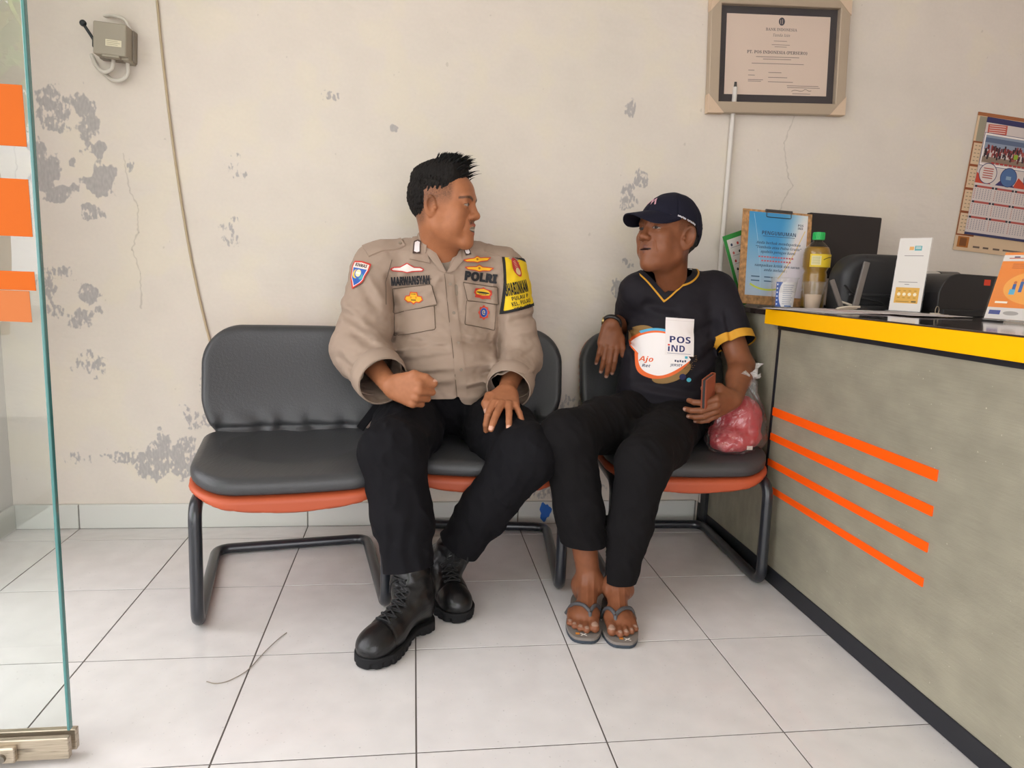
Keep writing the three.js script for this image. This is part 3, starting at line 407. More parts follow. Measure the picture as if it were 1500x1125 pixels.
// ---------------------------------------------------------------- the uniformed man
{
  const man = thing('person', 'man in tan uniform shirt and black boots, turned to his neighbour in the cap', 'person');
  const skin = [0.40, 0.158, 0.074];
  const HC = [0.068, 1.168, 0.335], HP = posed(HC, [0.03, 1.18, -0.03], 1.0);
  const fade = (x, y, z) => { const side = sst(0.045, 0.06, Math.abs(x)), t = sst(-0.04, 0.0, y) * sst(0.06, 0.042, z + 0.25 * Math.max(0, 0.02 - y)) ; const beh = sst(-0.02, -0.05, z); return clamp(Math.max(0.9 * side * t * sst(-0.012, 0.034, y + 0.3 * (0.02 - z)), beh * sst(-0.075, -0.04, y)), 0, 0.92); };
  const head = headField({ lip: [0.36, 0.12, 0.085], open: 0.0085, smile: 0.003, moustache: 0.85, brow: 0.97, eyeOpen: 0.85, gaze: 0.002, cheek: 1.12, stubble: fade, moles: [[-0.047, -0.042, 0.068], [-0.052, -0.02, 0.06]] });
  // skeleton
  const neck = [0.07, 1.03, 0.265], pelvis = [0.105, 0.5, 0.2], chest = [0.085, 0.82, 0.225], shR = [-0.128, 0.968, 0.25], shL = [0.266, 0.970, 0.245], elR = [-0.184, 0.715, 0.375], wrR = [-0.082, 0.638, 0.60], elL = [0.335, 0.695, 0.315], wrL = [0.268, 0.612, 0.505];
  const hipR = [0.02, 0.505, 0.2], knR = [-0.072, 0.462, 0.69], anR = [-0.012, 0.11, 0.775], hipL = [0.19, 0.505, 0.2], knL = [0.310, 0.455, 0.685], anL = [0.098, 0.115, 0.608];
  const handR = handField({ s: 1.06, w: wrR, F: [0.70, -0.12, 0.42], B: [-0.4, 0.1, 0.9], left: false, curl: [[1.15, 1.5, 0.9], [1.25, 1.5, 0.9], [1.3, 1.5, 0.9], [1.3, 1.4, 0.9]], spread: [0.05, 0, -0.05, -0.1], thumb: [[0.022, -0.006, 0.022], [0.062, -0.004, 0.046], [0.092, -0.016, 0.044], [0.112, -0.03, 0.036]] });
  const handL = handField({ s: 1.08, w: wrL, F: [-0.17, -0.30, 0.93], B: [0.03, 0.93, 0.30], left: true, curl: [[0.45, 0.85, 0.5], [0.12, 0.24, 0.2], [0.10, 0.22, 0.2], [0.16, 0.30, 0.25]], spread: [0.32, 0.20, -0.08, -0.40], thumb: [[0.018, -0.004, 0.02], [0.045, 0.0, 0.046], [0.078, -0.006, 0.052], [0.098, -0.02, 0.044]] });
  const neckF = union(0.03, cone(HP.out(0, -0.04, -0.02), neck, 0.060, 0.064), cone(HP.out(0, -0.075, 0.035), vadd(neck, [0.01, 0.0, 0.012]), 0.034, 0.036));
  const trunk = union(0.06, neckF, cone(vadd(shR, [0.02, 0, 0]), vadd(shL, [-0.02, 0, 0]), 0.05, 0.05), ell(chest, [0.15, 0.17, 0.09]), ell([0.095, 0.66, 0.24], [0.14, 0.15, 0.11]), ell(pelvis, [0.15, 0.10, 0.11]), cone(hipR, knR, 0.07, 0.05), cone(hipL, knL, 0.07, 0.05), cone(knR, anR, 0.048, 0.024), cone(knL, anL, 0.048, 0.024));
  const arms = union(0.02, cone(shR, elR, 0.05, 0.04), cone(elR, wrR, 0.041, 0.027), cone(shL, elL, 0.05, 0.04), cone(elL, wrL, 0.041, 0.027));
  const headW = HP.field(head.f), low = (x, y, z) => smin(trunk(x, y, z), arms(x, y, z), 0.03);
  const tint = (x, y, z) => { const p = HP.into(x, y, z); return head.ink(p[0], p[1], p[2], skin); };
  const upper = (x, y, z) => smin(headW(x, y, z), neckF(x, y, z), 0.025);
  const handTint = (h) => (x, y, z) => { const n = 1 + 0.1 * noise(x * 90, y * 90, z * 90); return h.nail(x, y, z) ? [0.62, 0.36, 0.27] : skin.map((q) => q * 0.92 * n); };
  const armAnd = (h) => (x, y, z) => smin(h.f(x, y, z), arms(x, y, z), 0.012);
  const H0 = [HC[0] - 0.15, HC[1] - 0.19, HC[2] - 0.15], H1 = [HC[0] + 0.15, HC[1] + 0.15, HC[2] + 0.15];
  const body = merge2(trim(surface(low, [-0.32, 0.05, 0.02], [0.45, 1.06, 0.92], 0.013, () => skin), (x, y, z) => 1.03 - y), surface(upper, H0, H1, 0.0026, tint), surface(armAnd(handR), handR.lo, handR.hi, 0.003, handTint(handR)), surface(armAnd(handL), handL.lo, handL.hi, 0.003, handTint(handL)));
  part(man, 'body', body, skinMat());
  // hair: close at the sides and back, brushed up into a short quiff
  {
    const grow = (x, y, z) => { const ax = Math.abs(x), line = 0.062 + 0.22 * Math.max(0, y - 0.085) - 0.55 * Math.max(0, ax - 0.03) - 0.9 * Math.max(0, 0.062 - y), front = sst(line + 0.016, line - 0.014, z), top = sst(0.03, 0.12, y) * sst(0.09, 0.04, ax), occ = sst(-0.062, -0.03, y + 0.3 * Math.max(0, ax - 0.04)) * sst(-0.02, -0.06, z), side = sst(0.015, 0.075, y - 0.1 * z + 0.012 * noise(x * 40, y * 40, z * 90) + 0.006 * noise(z * 300, y * 60, 1)) * (0.9 + 0.1 * noise(z * 400, y * 200, x * 100)); return -0.006 + Math.max(0.034 * top * front * (0.8 + 0.4 * sst(-0.06, 0.06, z)), 0.013 * occ, 0.011 * side * front); };
    const hf = (x, y, z) => { const g = grow(x, y, z); return head.skull(x, y, z) - g - (g > 0 ? 0.0035 * noise(x * 170, y * 60, z * 170) + 0.003 * noise(x * 320, y * 160, z * 320) : 0); };
    const shellG = surface(HP.field(hf), [HC[0] - 0.14, HC[1] - 0.1, HC[2] - 0.14], [HC[0] + 0.15, HC[1] + 0.2, HC[2] + 0.14], 0.003, (x, y, z) => { const n = 1 + 0.5 * noise(x * 300, y * 120, z * 300); return [0.012 * n, 0.010 * n, 0.009 * n]; });
    const tufts = [];
    for (let i = 0; i < 420; i++) {
      const u = (rnd() * 2 - 1) * 0.055, v = 0.22 + 0.78 * rnd(), z = -0.05 + 0.135 * v; let y = 0.16; while (y > 0.03 && hf(u, y, z) > 0.004) y -= 0.002; if (y < 0.095) continue;
      const L = 0.010 + 0.022 * rnd() * (0.35 + 0.8 * sst(0.4, 1, v)), d = vnorm([u * 4 + (rnd() - 0.5) * 0.5, 0.9 - 0.45 * v, 0.15 + 1.1 * v * v + (rnd() - 0.5) * 0.3]); const a = HP.out(u, y - 0.004, z), b = HP.out(...vadd([u, y, z], d, L * 0.6)), c = HP.out(...vadd(vadd([u, y, z], d, L), [0, -0.12 * L, 0.25 * L]));
      const g = new THREE.TubeGeometry(new THREE.QuadraticBezierCurve3(V(...a), V(...b), V(...c)), 4, 0.0021, 4), P = g.attributes.position, w = 5; for (let k = 0; k < P.count; k++) { const s = Math.floor(k / w) / 4, ctr = s < 1e-6 ? a : vlerp(vlerp(a, b, s), vlerp(b, c, s), s); const t = 1 - 0.9 * s; P.setXYZ(k, ctr[0] + (P.getX(k) - ctr[0]) * t, ctr[1] + (P.getY(k) - ctr[1]) * t, ctr[2] + (P.getZ(k) - ctr[2]) * t); }
      g.setAttribute('color', new THREE.BufferAttribute(new Float32Array(P.count * 3).fill(0.011), 3)); tufts.push(g);
    }
    part(man, 'hair', merge2(shellG, ...tufts), new THREE.MeshPhysicalMaterial({ vertexColors: true, roughness: 0.7, specularIntensity: 0.3 }), 'short black hair brushed up at the front');
  }
  // shirt
  const cloth = mat(lin(0.365, 0.275, 0.215), 0.85, { phys: true, specularIntensity: 0.4, sheen: 0.1, sheenRoughness: 0.6, sheenColor: lin(0.5, 0.45, 0.4) });
  const folds = [ // x0 y0 x1 y1 width height: raised (+) or sunk (-) creases on the front
    [-0.10, 0.90, -0.075, 0.80, 0.012, -0.010], [-0.06, 0.905, -0.02, 0.98, 0.016, 0.004], [-0.055, 0.72, 0.0, 0.70, 0.012, -0.006], [-0.06, 0.68, 0.09, 0.71, 0.010, -0.006], [-0.03, 0.66, 0.10, 0.675, 0.010, 0.005], [-0.05, 0.64, 0.07, 0.655, 0.009, -0.004], [0.13, 0.715, 0.24, 0.70, 0.012, -0.007], [0.15, 0.68, 0.25, 0.69, 0.01, 0.004], [0.12, 0.60, 0.19, 0.61, 0.012, -0.007], [0.10, 0.58, 0.19, 0.58, 0.012, 0.006], [0.255, 0.88, 0.265, 0.76, 0.012, -0.012], [0.262, 0.74, 0.255, 0.62, 0.012, -0.010], [-0.02, 0.86, -0.03, 0.82, 0.01, 0.004], [0.0, 0.605, 0.10, 0.615, 0.012, -0.005],
    [-0.21, 0.79, -0.11, 0.755, 0.013, -0.006], [-0.215, 0.765, -0.12, 0.72, 0.012, 0.005], [-0.2, 0.735, -0.12, 0.69, 0.012, -0.006], [0.29, 0.77, 0.37, 0.79, 0.012, -0.005], [0.29, 0.735, 0.37, 0.75, 0.012, 0.005], [0.29, 0.70, 0.37, 0.72, 0.011, -0.005]];
  for (const q of folds) if (q[1] > 0.7) { q[1] += 0.04; q[3] += 0.04; }
  folds.push([-0.24, 0.86, -0.16, 0.80, 0.014, 0.006], [-0.24, 0.83, -0.15, 0.775, 0.012, -0.007], [-0.19, 0.93, -0.13, 0.84, 0.014, -0.006], [-0.16, 0.94, -0.11, 0.87, 0.012, 0.005], [-0.24, 0.70, -0.16, 0.66, 0.012, -0.006], [-0.22, 0.66, -0.14, 0.64, 0.012, 0.005], [0.0, 0.745, 0.08, 0.735, 0.01, -0.006], [-0.06, 0.72, 0.07, 0.75, 0.009, 0.005], [0.14, 0.745, 0.24, 0.73, 0.01, -0.005], [0.17, 0.65, 0.25, 0.655, 0.012, -0.006], [0.15, 0.62, 0.24, 0.64, 0.01, 0.005], [0.02, 0.63, 0.11, 0.64, 0.01, 0.004], [0.06, 0.95, 0.03, 0.90, 0.010, 0.004], [0.115, 0.93, 0.12, 0.86, 0.010, -0.005], [0.30, 0.82, 0.37, 0.835, 0.012, -0.006], [0.295, 0.66, 0.37, 0.68, 0.012, 0.006]);
  const crease = (x, y) => { let d = 0; for (const [ax, ay, bx, by, w, h] of folds) { const vx = bx - ax, vy = by - ay, t = ((x - ax) * vx + (y - ay) * vy) / (vx * vx + vy * vy); if (t < -0.3 || t > 1.3) continue; const k = Math.abs((x - ax) * vy - (y - ay) * vx) / Math.hypot(vx, vy); if (k < w * 3) d += h * Math.exp(-((k / w) ** 2)) * sst(-0.3, 0.15, t) * sst(1.3, 0.85, t); } return d; };
  const torsoF = union(0.07, ell([0.085, 0.83, 0.225], [0.185, 0.19, 0.132]), cone([-0.112, 0.978, 0.245], [0.250, 0.978, 0.24], 0.064, 0.064), cone([-0.02, 1.012, 0.25], [0.160, 1.014, 0.25], 0.062, 0.062), ell([0.092, 0.665, 0.27], [0.185, 0.17, 0.19]), ell([0.10, 0.56, 0.245], [0.182, 0.11, 0.20]));
  const sleeveR = union(0.03, cone(vadd(shR, [-0.012, 0.004, 0]), vadd(elR, [0.0, 0, 0]), 0.083, 0.088), cone(elR, vadd(wrR, [-0.012, 0, -0.01]), 0.087, 0.070)), sleeveL = union(0.03, cone(vadd(shL, [0.012, 0.004, 0]), elL, 0.078, 0.072), cone(elL, vadd(wrL, [0.005, 0, 0.0]), 0.072, 0.066));
  const shirtF = (x, y, z) => { let d = smin(torsoF(x, y, z), smin(sleeveR(x, y, z), sleeveL(x, y, z), 0.01), 0.045); if (d > 0.06 || d < -0.06) return d; if (z > 0.2) d -= 1.35 * crease(x, y) * sst(0.2, 0.3, z); return d - 0.0045 * noise(x * 16 + 3, y * 24, z * 14) - 0.002 * noise(x * 45, y * 60, z * 45); };
  const dR = vnorm(vadd(wrR, elR, -1)), dL = vnorm(vadd(wrL, elL, -1)), cutR = vadd(wrR, dR, -0.038), cutL = vadd(wrL, dL, -0.012);
  const nearR = (x, y, z) => vdot([x - elR[0], y - elR[1], z - elR[2]], dR) > 0.05 && sleeveR(x, y, z) < 0.012, nearL = (x, y, z) => vdot([x - elL[0], y - elL[1], z - elL[2]], dL) > 0.05 && sleeveL(x, y, z) < 0.012;
  const hem = (x) => 0.578 - 0.02 * sst(0.12, 0.135, x) - 0.03 * Math.abs(x - 0.128) * 2 + 0.012 * Math.exp(-(((x - 0.128) / 0.012) ** 2));
  const vee = (x, y, z) => (z < 0.22 ? 1 : (Math.abs(x - 0.084 + (y - 0.968) * 0.25) - 0.62 * (y - 0.968)) / 1.18);
  const neckCut = (x, y, z) => Math.hypot((x - 0.072), (z - 0.272) * 1.0, (y - 1.085) * 0.8) - 0.086;
  const keep = (x, y, z) => Math.min(nearR(x, y, z) ? vdot(vadd(cutR, [x, y, z], -1), dR) : nearL(x, y, z) ? vdot(vadd(cutL, [x, y, z], -1), dL) : Math.min(y - hem(x) + (z < 0.35 ? 0.015 : 0), vee(x, y, z) * 0.5), neckCut(x, y, z));
  const shirt = part(man, 'shirt', trim(surface(shirtF, [-0.32, 0.46, 0.04], [0.45, 1.07, 0.70], 0.0052), keep), cloth, 'tan long-sleeved uniform shirt');
  const tee = (x, y, z) => torsoF(x, y, z) + 0.007;
  part(man, 'undershirt', trim(trim(surface(tee, [-0.06, 0.88, 0.2], [0.24, 1.1, 0.45], 0.006), (x, y, z) => Math.hypot(x - 0.075, (z - 0.285), (y - 1.10) * 0.9) - 0.076), (x, y) => 0.13 - Math.abs(x - 0.09)), mat(lin(0.28, 0.225, 0.175), 0.9), 'tan round-neck undershirt');
  // turned cuffs, collar, placket, pockets
  const cuff = (c, d, f, r0, n) => { const u = vnorm(cross(d, [0, 0.3, 1])), v = cross(d, u), pos = [], idx = [], NU = 40; const ring = [[0.0, 0.000], [0.001, 0.005], [-0.03, 0.008], [-0.056, 0.007], [-0.058, -0.002]]; for (const [s, o] of ring) for (let i = 0; i <= NU; i++) { const a = i / NU * Math.PI * 2, dir = [0, 1, 2].map((k) => u[k] * Math.cos(a) + v[k] * Math.sin(a)), p0 = vadd(c, d, s), far = vadd(p0, dir, 0.12), t = hit(f, far, dir.map((q) => -q), 0.12) ?? 0.05; pos.push(...vadd(far, dir, -t + o)); } for (let j = 0; j + 1 < ring.length; j++) for (let i = 0; i < NU; i++) { const a = j * (NU + 1) + i; idx.push(a, a + 1, a + NU + 1, a + 1, a + NU + 2, a + NU + 1); } const g = new THREE.BufferGeometry(); g.setAttribute('position', new THREE.Float32BufferAttribute(pos, 3)); g.setIndex(idx); g.computeVertexNormals(); return g; };
  part(shirt, 'cuff', cuff(vadd(cutR, dR, -0.001), dR, sleeveR, 0.07), cloth); part(shirt, 'cuff', cuff(vadd(cutL, dL, -0.001), dL, sleeveL, 0.07), cloth);
  // collar: a band round the neck that folds down into two pointed leaves
  {
    const leaf = (q, nn, pf = 0.004) => drape(shirtF, q, { n: nn, lift: 0.009, puff: pf, nu: 12, nv: 10, far: 0.3 });
    part(shirt, 'collar_leaf', leaf([[-0.036, 1.005, 0.34], [0.028, 0.996, 0.36], [0.004, 1.085, 0.31], [-0.028, 1.078, 0.29]], [-0.15, 0.1, 1]), cloth); part(shirt, 'collar_leaf', leaf([[0.128, 1.012, 0.36], [0.182, 1.008, 0.34], [0.160, 1.075, 0.28], [0.130, 1.07, 0.30]], [0.15, 0.1, 1]), cloth);
    part(shirt, 'lapel', leaf([[0.060, 0.972, 0.36], [0.083, 0.966, 0.36], [0.022, 1.075, 0.32], [-0.010, 1.06, 0.32]], [0, 0, 1], 0.002), cloth); part(shirt, 'lapel', leaf([[0.083, 0.966, 0.36], [0.108, 0.972, 0.36], [0.165, 1.045, 0.33], [0.134, 1.055, 0.33]], [0, 0, 1], 0.002), cloth);
    const pos = [], idx = [], NU = 36; for (let j = 0; j < 5; j++) for (let i = 0; i <= NU; i++) { const a = (i / NU - 0.5) * 4.9 - Math.PI / 2, r = [0.078, 0.074, 0.0745, 0.0825, 0.094][j], y = [1.03, 1.07, 1.098, 1.092, 1.04][j] - 0.035 * sst(1.2, 2.45, Math.abs(a + Math.PI / 2)); pos.push(0.072 + r * Math.cos(a), y, 0.27 + r * Math.sin(a) * 0.98); } for (let j = 0; j < 4; j++) for (let i = 0; i < NU; i++) { const a = j * (NU + 1) + i; idx.push(a, a + 1, a + NU + 1, a + 1, a + NU + 2, a + NU + 1); } const g = new THREE.BufferGeometry(); g.setAttribute('position', new THREE.Float32BufferAttribute(pos, 3)); g.setIndex(idx); g.computeVertexNormals(); part(shirt, 'collar_stand', g, cloth);
  }
  const dr = (q, o = {}) => drape(shirtF, q, { lift: 0.0035, far: 0.4, ...o });
  part(shirt, 'placket', dr([[0.118, 0.585, 0.46], [0.152, 0.583, 0.46], [0.106, 0.96, 0.37], [0.076, 0.965, 0.37]], { nv: 34, nu: 5, lift: 0.0042 }), cloth);
  for (const [x, y] of [[0.096, 0.93], [0.108, 0.84], [0.120, 0.75], [0.130, 0.67]]) { const t = hit(shirtF, [x, y, 0.7], [0, 0, -1], 0.7), g = new THREE.CylinderGeometry(0.0052, 0.0055, 0.0022, 14); g.rotateX(Math.PI / 2); g.translate(x, y, 0.7 - t + 0.005); part(shirt, 'button', g, mat(lin(0.22, 0.17, 0.12), 0.4)); }
  const pk1 = part(shirt, 'pocket', dr([[-0.077, 0.758, 0.42], [0.048, 0.790, 0.43], [0.044, 0.872, 0.40], [-0.080, 0.85, 0.38]], { lift: 0.003, puff: 0.006, nu: 16, nv: 14 }), cloth); part(shirt, 'pocket_flap', dr([[-0.080, 0.832, 0.38], [0.053, 0.866, 0.40], [0.034, 0.925, 0.38], [-0.085, 0.906, 0.36]], { lift: 0.0085, puff: 0.003, nu: 16 }), cloth);
  part(shirt, 'pocket', dr([[0.146, 0.807, 0.42], [0.243, 0.788, 0.40], [0.250, 0.885, 0.38], [0.150, 0.895, 0.40]], { lift: 0.003, puff: 0.006, nu: 16, nv: 14 }), cloth); part(shirt, 'pocket_flap', dr([[0.153, 0.882, 0.40], [0.255, 0.870, 0.38], [0.250, 0.922, 0.36], [0.139, 0.935, 0.38]], { lift: 0.0085, puff: 0.003, nu: 16 }), cloth);
  for (const [q, n] of [[[[-0.172, 0.99, 0.25], [-0.150, 0.965, 0.30], [-0.045, 1.03, 0.30], [-0.055, 1.04, 0.25]], [-0.3, 1, 0.6]], [[[0.205, 1.03, 0.30], [0.308, 0.97, 0.30], [0.325, 0.99, 0.25], [0.215, 1.04, 0.25]], [0.3, 1, 0.6]]]) part(shirt, 'epaulette', drape(shirtF, q, { n, lift: 0.005, far: 0.3 }), cloth);
  { const g = new THREE.CylinderGeometry(0.0055, 0.006, 0.003, 14), p = [-0.058, 1.03, 0.285], t = hit(shirtF, vadd(p, vnorm([-0.3, 1, 0.6]), 0.1), vnorm([0.3, -1, -0.6]), 0.3) ?? 0.1, c = vadd(vadd(p, vnorm([-0.3, 1, 0.6]), 0.1), vnorm([-0.3, 1, 0.6]), -t + 0.007); g.rotateX(0.6); g.translate(...c); part(shirt, 'epaulette_button', g, mat(lin(0.25, 0.2, 0.15), 0.4)); }
  {
    const line = (pts, lift) => tube(pts.flatMap((p, i) => i + 1 < pts.length ? [0, 0.2, 0.4, 0.6, 0.8].map((t) => vlerp(p, pts[i + 1], t)) : [p]).map((p) => { const t = hit(shirtF, [p[0], p[1], 0.7], [0, 0, -1], 0.6) ?? 0.3; return [p[0], p[1], 0.7 - t + lift]; }), 0.0011, 40, 5);
    const thread = mat(lin(0.13, 0.095, 0.068), 0.9), L = [[[[-0.087, 0.908], [-0.082, 0.830], [0.055, 0.864], [0.035, 0.927], [-0.087, 0.908]], 0.0062], [[[-0.080, 0.83], [-0.079, 0.757], [0.049, 0.789], [0.046, 0.86]], 0.002], [[[0.138, 0.937], [0.152, 0.880], [0.256, 0.868], [0.252, 0.924], [0.138, 0.937]], 0.0062], [[[0.150, 0.88], [0.144, 0.806], [0.244, 0.786], [0.248, 0.866]], 0.002], [[[0.077, 0.962], [0.119, 0.585]], 0.0035], [[[-0.085, 0.925], [0.036, 0.944]], 0.001], [[[-0.09, 1.0], [-0.108, 0.93], [-0.105, 0.86]], 0.001]];  // topstitching in dark thread that also paints the shade lines along cloth edges
    L.forEach(([p, l]) => part(shirt, 'shade_stitching', line(p, l), thread));
  }
  // yellow armband on the left sleeve
  const armD = vnorm(vadd(elL, shL, -1)), bandF = (x, y, z) => shirtF(x, y, z) - 0.0045, ac = [0.315, 0.845, 0.272];
  const along = (x, y, z) => vdot([x - shL[0], y - shL[1], z - shL[2]], armD);
  const bandEdge = (x, y, z) => Math.min(x - 0.258 - 0.01 * Math.sin((y - 0.83) * 14), 1.043 - y - 0.25 * (x - 0.26), y - 0.838 - 0.26 * (x - 0.263));
  const bandG = surface(bandF, [0.2, 0.7, 0.1], [0.42, 1.02, 0.42], 0.005);
  const band = part(shirt, 'armband', trim(bandG, bandEdge), mat(lin(0.82, 0.56, 0.01), 0.75), 'yellow armband edged in black');
  part(band, 'edging', trim(trim(surface((x, y, z) => shirtF(x, y, z) - 0.0058, [0.2, 0.7, 0.1], [0.42, 1.02, 0.42], 0.005), bandEdge), (x, y, z) => 0.0095 - bandEdge(x, y, z)), mat(lin(0.012, 0.012, 0.014), 0.8), 'black edging');
  // embroidered marks
  const T = (w, h, d) => decal(canvasTex(w, h, d));
  const stitch = (name, tex, c, w, h, o = {}, lb, parent = shirt) => part(parent, name, onto(o.f ?? shirtF, c, w, h, { nu: 12, nv: 8, lift: 0.003, ...o }), tex, lb);
  const poly = (x, pts, fill, stroke, lw = 6) => { x.beginPath(); pts.forEach((p, i) => i ? x.lineTo(...p) : x.moveTo(...p)); x.closePath(); if (fill) { x.fillStyle = fill; x.fill(); } if (stroke) { x.strokeStyle = stroke; x.lineWidth = lw; x.lineJoin = 'round'; x.stroke(); } };
  const fit = (x, s, px, py, w, h, font = 'bold 60px sans-serif', fill = '#14151c', sw = 0) => { x.save(); x.font = font; x.fillStyle = fill; x.strokeStyle = fill; x.textBaseline = 'alphabetic'; const m = x.measureText(s).width; x.translate(px, py); x.scale(w / m, h / 44); x.fillText(s, 0, 0); if (sw) { x.lineWidth = sw; x.strokeText(s, 0, 0); } x.restore(); };
  stitch('name_tape', T(512, 128, (x) => fit(x, 'MARWANSYAH', 8, 112, 496, 96, 'bold 60px sans-serif', '#15161d', 5)), [-0.031, 0.937, 0.37], 0.128, 0.034, { roll: 0.09, lift: 0.0028 }, 'name tape in dark block capitals');
  stitch('service_tape', T(512, 160, (x) => fit(x, 'POLRI', 10, 138, 492, 116, 'bold 60px sans-serif', '#15161d', 6)), [0.194, 0.956, 0.36], 0.112, 0.037, { roll: -0.08, lift: 0.0028 }, 'service tape in dark block capitals');
  stitch('wing_badge', T(512, 160, (x) => poly(x, [[10, 95], [60, 70], [150, 66], [200, 40], [256, 8], [312, 40], [360, 66], [452, 70], [502, 95], [480, 120], [330, 128], [256, 145], [180, 128], [40, 120]], '#e9e2dc', '#c2312a', 16)), [-0.042, 0.975, 0.36], 0.108, 0.034, { roll: 0.03 }, 'white winged badge with a red border');
  const gold = (x, y0) => { poly(x, [[10, 60 + y0], [90, 48 + y0], [200, 40 + y0], [256, 10 + y0], [312, 40 + y0], [420, 42 + y0], [502, 50 + y0], [440, 96 + y0], [320, 100 + y0], [256, 116 + y0], [190, 100 + y0], [60, 92 + y0]], '#edb41c', '#c03a20', 14); x.fillStyle = '#a06a10'; x.beginPath(); x.arc(256, 62 + y0, 20, 0, 7); x.fill(); };
  stitch('wing_badge', T(512, 140, (x) => gold(x, 8)), [0.181, 1.012, 0.35], 0.092, 0.026, { roll: 0.10, lift: 0.012 }, 'gold winged badge with a red border'); stitch('wing_badge', T(512, 140, (x) => gold(x, 8)), [0.189, 0.984, 0.35], 0.096, 0.027, { roll: -0.02 }, 'gold winged badge with a red border');
  stitch('pocket_badge', T(256, 180, (x) => { poly(x, [[88, 12], [168, 12], [180, 60], [228, 66], [244, 110], [200, 146], [160, 140], [128, 168], [96, 140], [56, 146], [12, 110], [28, 66], [76, 60]], '#eab21c', '#cf4a1e', 14); x.fillStyle = '#3a2a10'; x.fillRect(96, 30, 14, 10); x.fillRect(114, 30, 14, 10); x.fillRect(132, 30, 20, 10); x.fillRect(96, 110, 64, 12); x.fillStyle = '#d98a12'; x.fillRect(84, 66, 20, 30); x.fillRect(150, 66, 20, 30); }), [-0.02, 0.881, 0.39], 0.062, 0.042, { lift: 0.0115 }, 'yellow badge with an orange border');
  stitch('pocket_badge', T(256, 170, (x) => { poly(x, [[128, 6], [160, 24], [238, 34], [250, 90], [228, 120], [240, 148], [170, 150], [128, 164], [86, 150], [24, 148], [30, 116], [6, 90], [20, 34], [96, 24]], '#c23a26'); poly(x, [[60, 44], [128, 26], [196, 44], [226, 70], [214, 104], [128, 116], [42, 104], [30, 70]], '#e2b32a'); x.fillStyle = '#1d2a1a'; x.beginPath(); x.ellipse(128, 78, 90, 12, 0, 0, 7); x.fill(); x.fillStyle = '#2a1a10'; for (let i = 0; i < 7; i++) x.fillRect(76 + i * 15, 100 + 2 * Math.abs(3 - i) * -1, 9, 9); }), [0.203, 0.904, 0.38], 0.064, 0.042, { roll: -0.1, lift: 0.0115 }, 'red and gold oval badge');
  stitch('pocket_badge', T(192, 220, (x) => { x.fillStyle = '#c8402c'; x.beginPath(); for (let i = 0; i <= 48; i++) { const a = i / 48 * 6.2832, r = 92 + 10 * Math.cos(a * 8); x.lineTo(96 + r * 0.92 * Math.cos(a), 110 + r * 1.1 * Math.sin(a)); } x.fill(); x.fillStyle = '#8d7f96'; x.beginPath(); x.ellipse(96, 110, 62, 74, 0, 0, 7); x.fill(); x.fillStyle = '#23489c'; x.beginPath(); x.ellipse(96, 110, 54, 66, 0, 0, 7); x.fill(); x.strokeStyle = '#d9c777'; x.lineWidth = 9; x.beginPath(); x.ellipse(94, 110, 22, 30, 0, 0.6, 5.8); x.stroke(); x.fillStyle = '#e9dca0'; x.fillRect(92, 102, 26, 10); }), [0.207, 0.842, 0.41], 0.040, 0.047, { lift: 0.0085 }, 'blue round badge in a red rosette');
  stitch('shoulder_badge', T(256, 320, (x) => { poly(x, [[18, 20], [128, 8], [238, 20], [246, 90], [222, 200], [128, 312], [34, 200], [10, 90]], '#f0d9d0', '#c8372c', 18); poly(x, [[30, 84], [226, 84], [206, 192], [128, 284], [50, 192]], '#2a5db0'); x.fillStyle = '#e8c24a'; x.beginPath(); x.arc(96, 150, 50, 0, 7); x.fill(); x.fillStyle = '#4aa6a0'; x.beginPath(); x.arc(170, 168, 34, 0, 7); x.fill(); x.fillStyle = '#3b62b4'; x.beginPath(); x.arc(126, 142, 54, 0, 7); x.fill(); x.fillStyle = '#ecd9a4'; x.beginPath(); x.arc(126, 138, 40, 0, 7); x.fill(); x.fillStyle = '#f6efe0'; x.fillRect(92, 128, 68, 18); fit(x, 'BINMAS', 44, 66, 168, 36, 'bold 60px sans-serif', '#1a1410', 3); }), [-0.186, 0.945, 0.32], 0.066, 0.092, { n: [-0.35, 0.1, 1], roll: -0.16, lift: 0.004 }, 'shield badge with a red border and blue field');
  stitch('collar_tab', T(96, 192, (x) => { poly(x, [[10, 26], [50, 6], [88, 26], [90, 186], [6, 186]], '#4b3a34'); poly(x, [[22, 42], [50, 26], [76, 42], [78, 160], [50, 172], [20, 158]], '#efe9ea'); }), [-0.014, 1.046, 0.34], 0.028, 0.052, { lift: 0.0145, roll: 0.05, n: [-0.15, 0.1, 1] }, 'dark collar tab with a white chevron'); stitch('collar_tab', T(96, 192, (x) => { poly(x, [[10, 26], [50, 6], [88, 26], [90, 186], [6, 186]], '#4b3a34'); poly(x, [[22, 42], [50, 26], [76, 42], [78, 160], [50, 172], [20, 158]], '#efe9ea'); }), [0.146, 1.046, 0.34], 0.022, 0.048, { lift: 0.0145, roll: 0.3, n: [0.15, 0.1, 1] }, 'dark collar tab with a white chevron');
  stitch('armband_print', T(512, 512, (x) => { fit(x, 'BHABINKAM', 4, 230, 506, 200, 'bold 60px sans-serif', '#15130e', 2); fit(x, 'PULAU P', 90, 325, 380, 66, 'bold 60px sans-serif', '#1a1710'); fit(x, 'KEL. PULAU', 60, 412, 440, 66, 'bold 60px sans-serif', '#1a1710'); fit(x, 'KEC. KEP', 80, 500, 400, 66, 'bold 60px sans-serif', '#1a1710'); }), [0.317, 0.902, 0.33], 0.086, 0.100, { n: [0.2, 0, 1], roll: 0.22, f: bandF, lift: 0.002, nu: 20, nv: 16 }, 'black lettering', band);
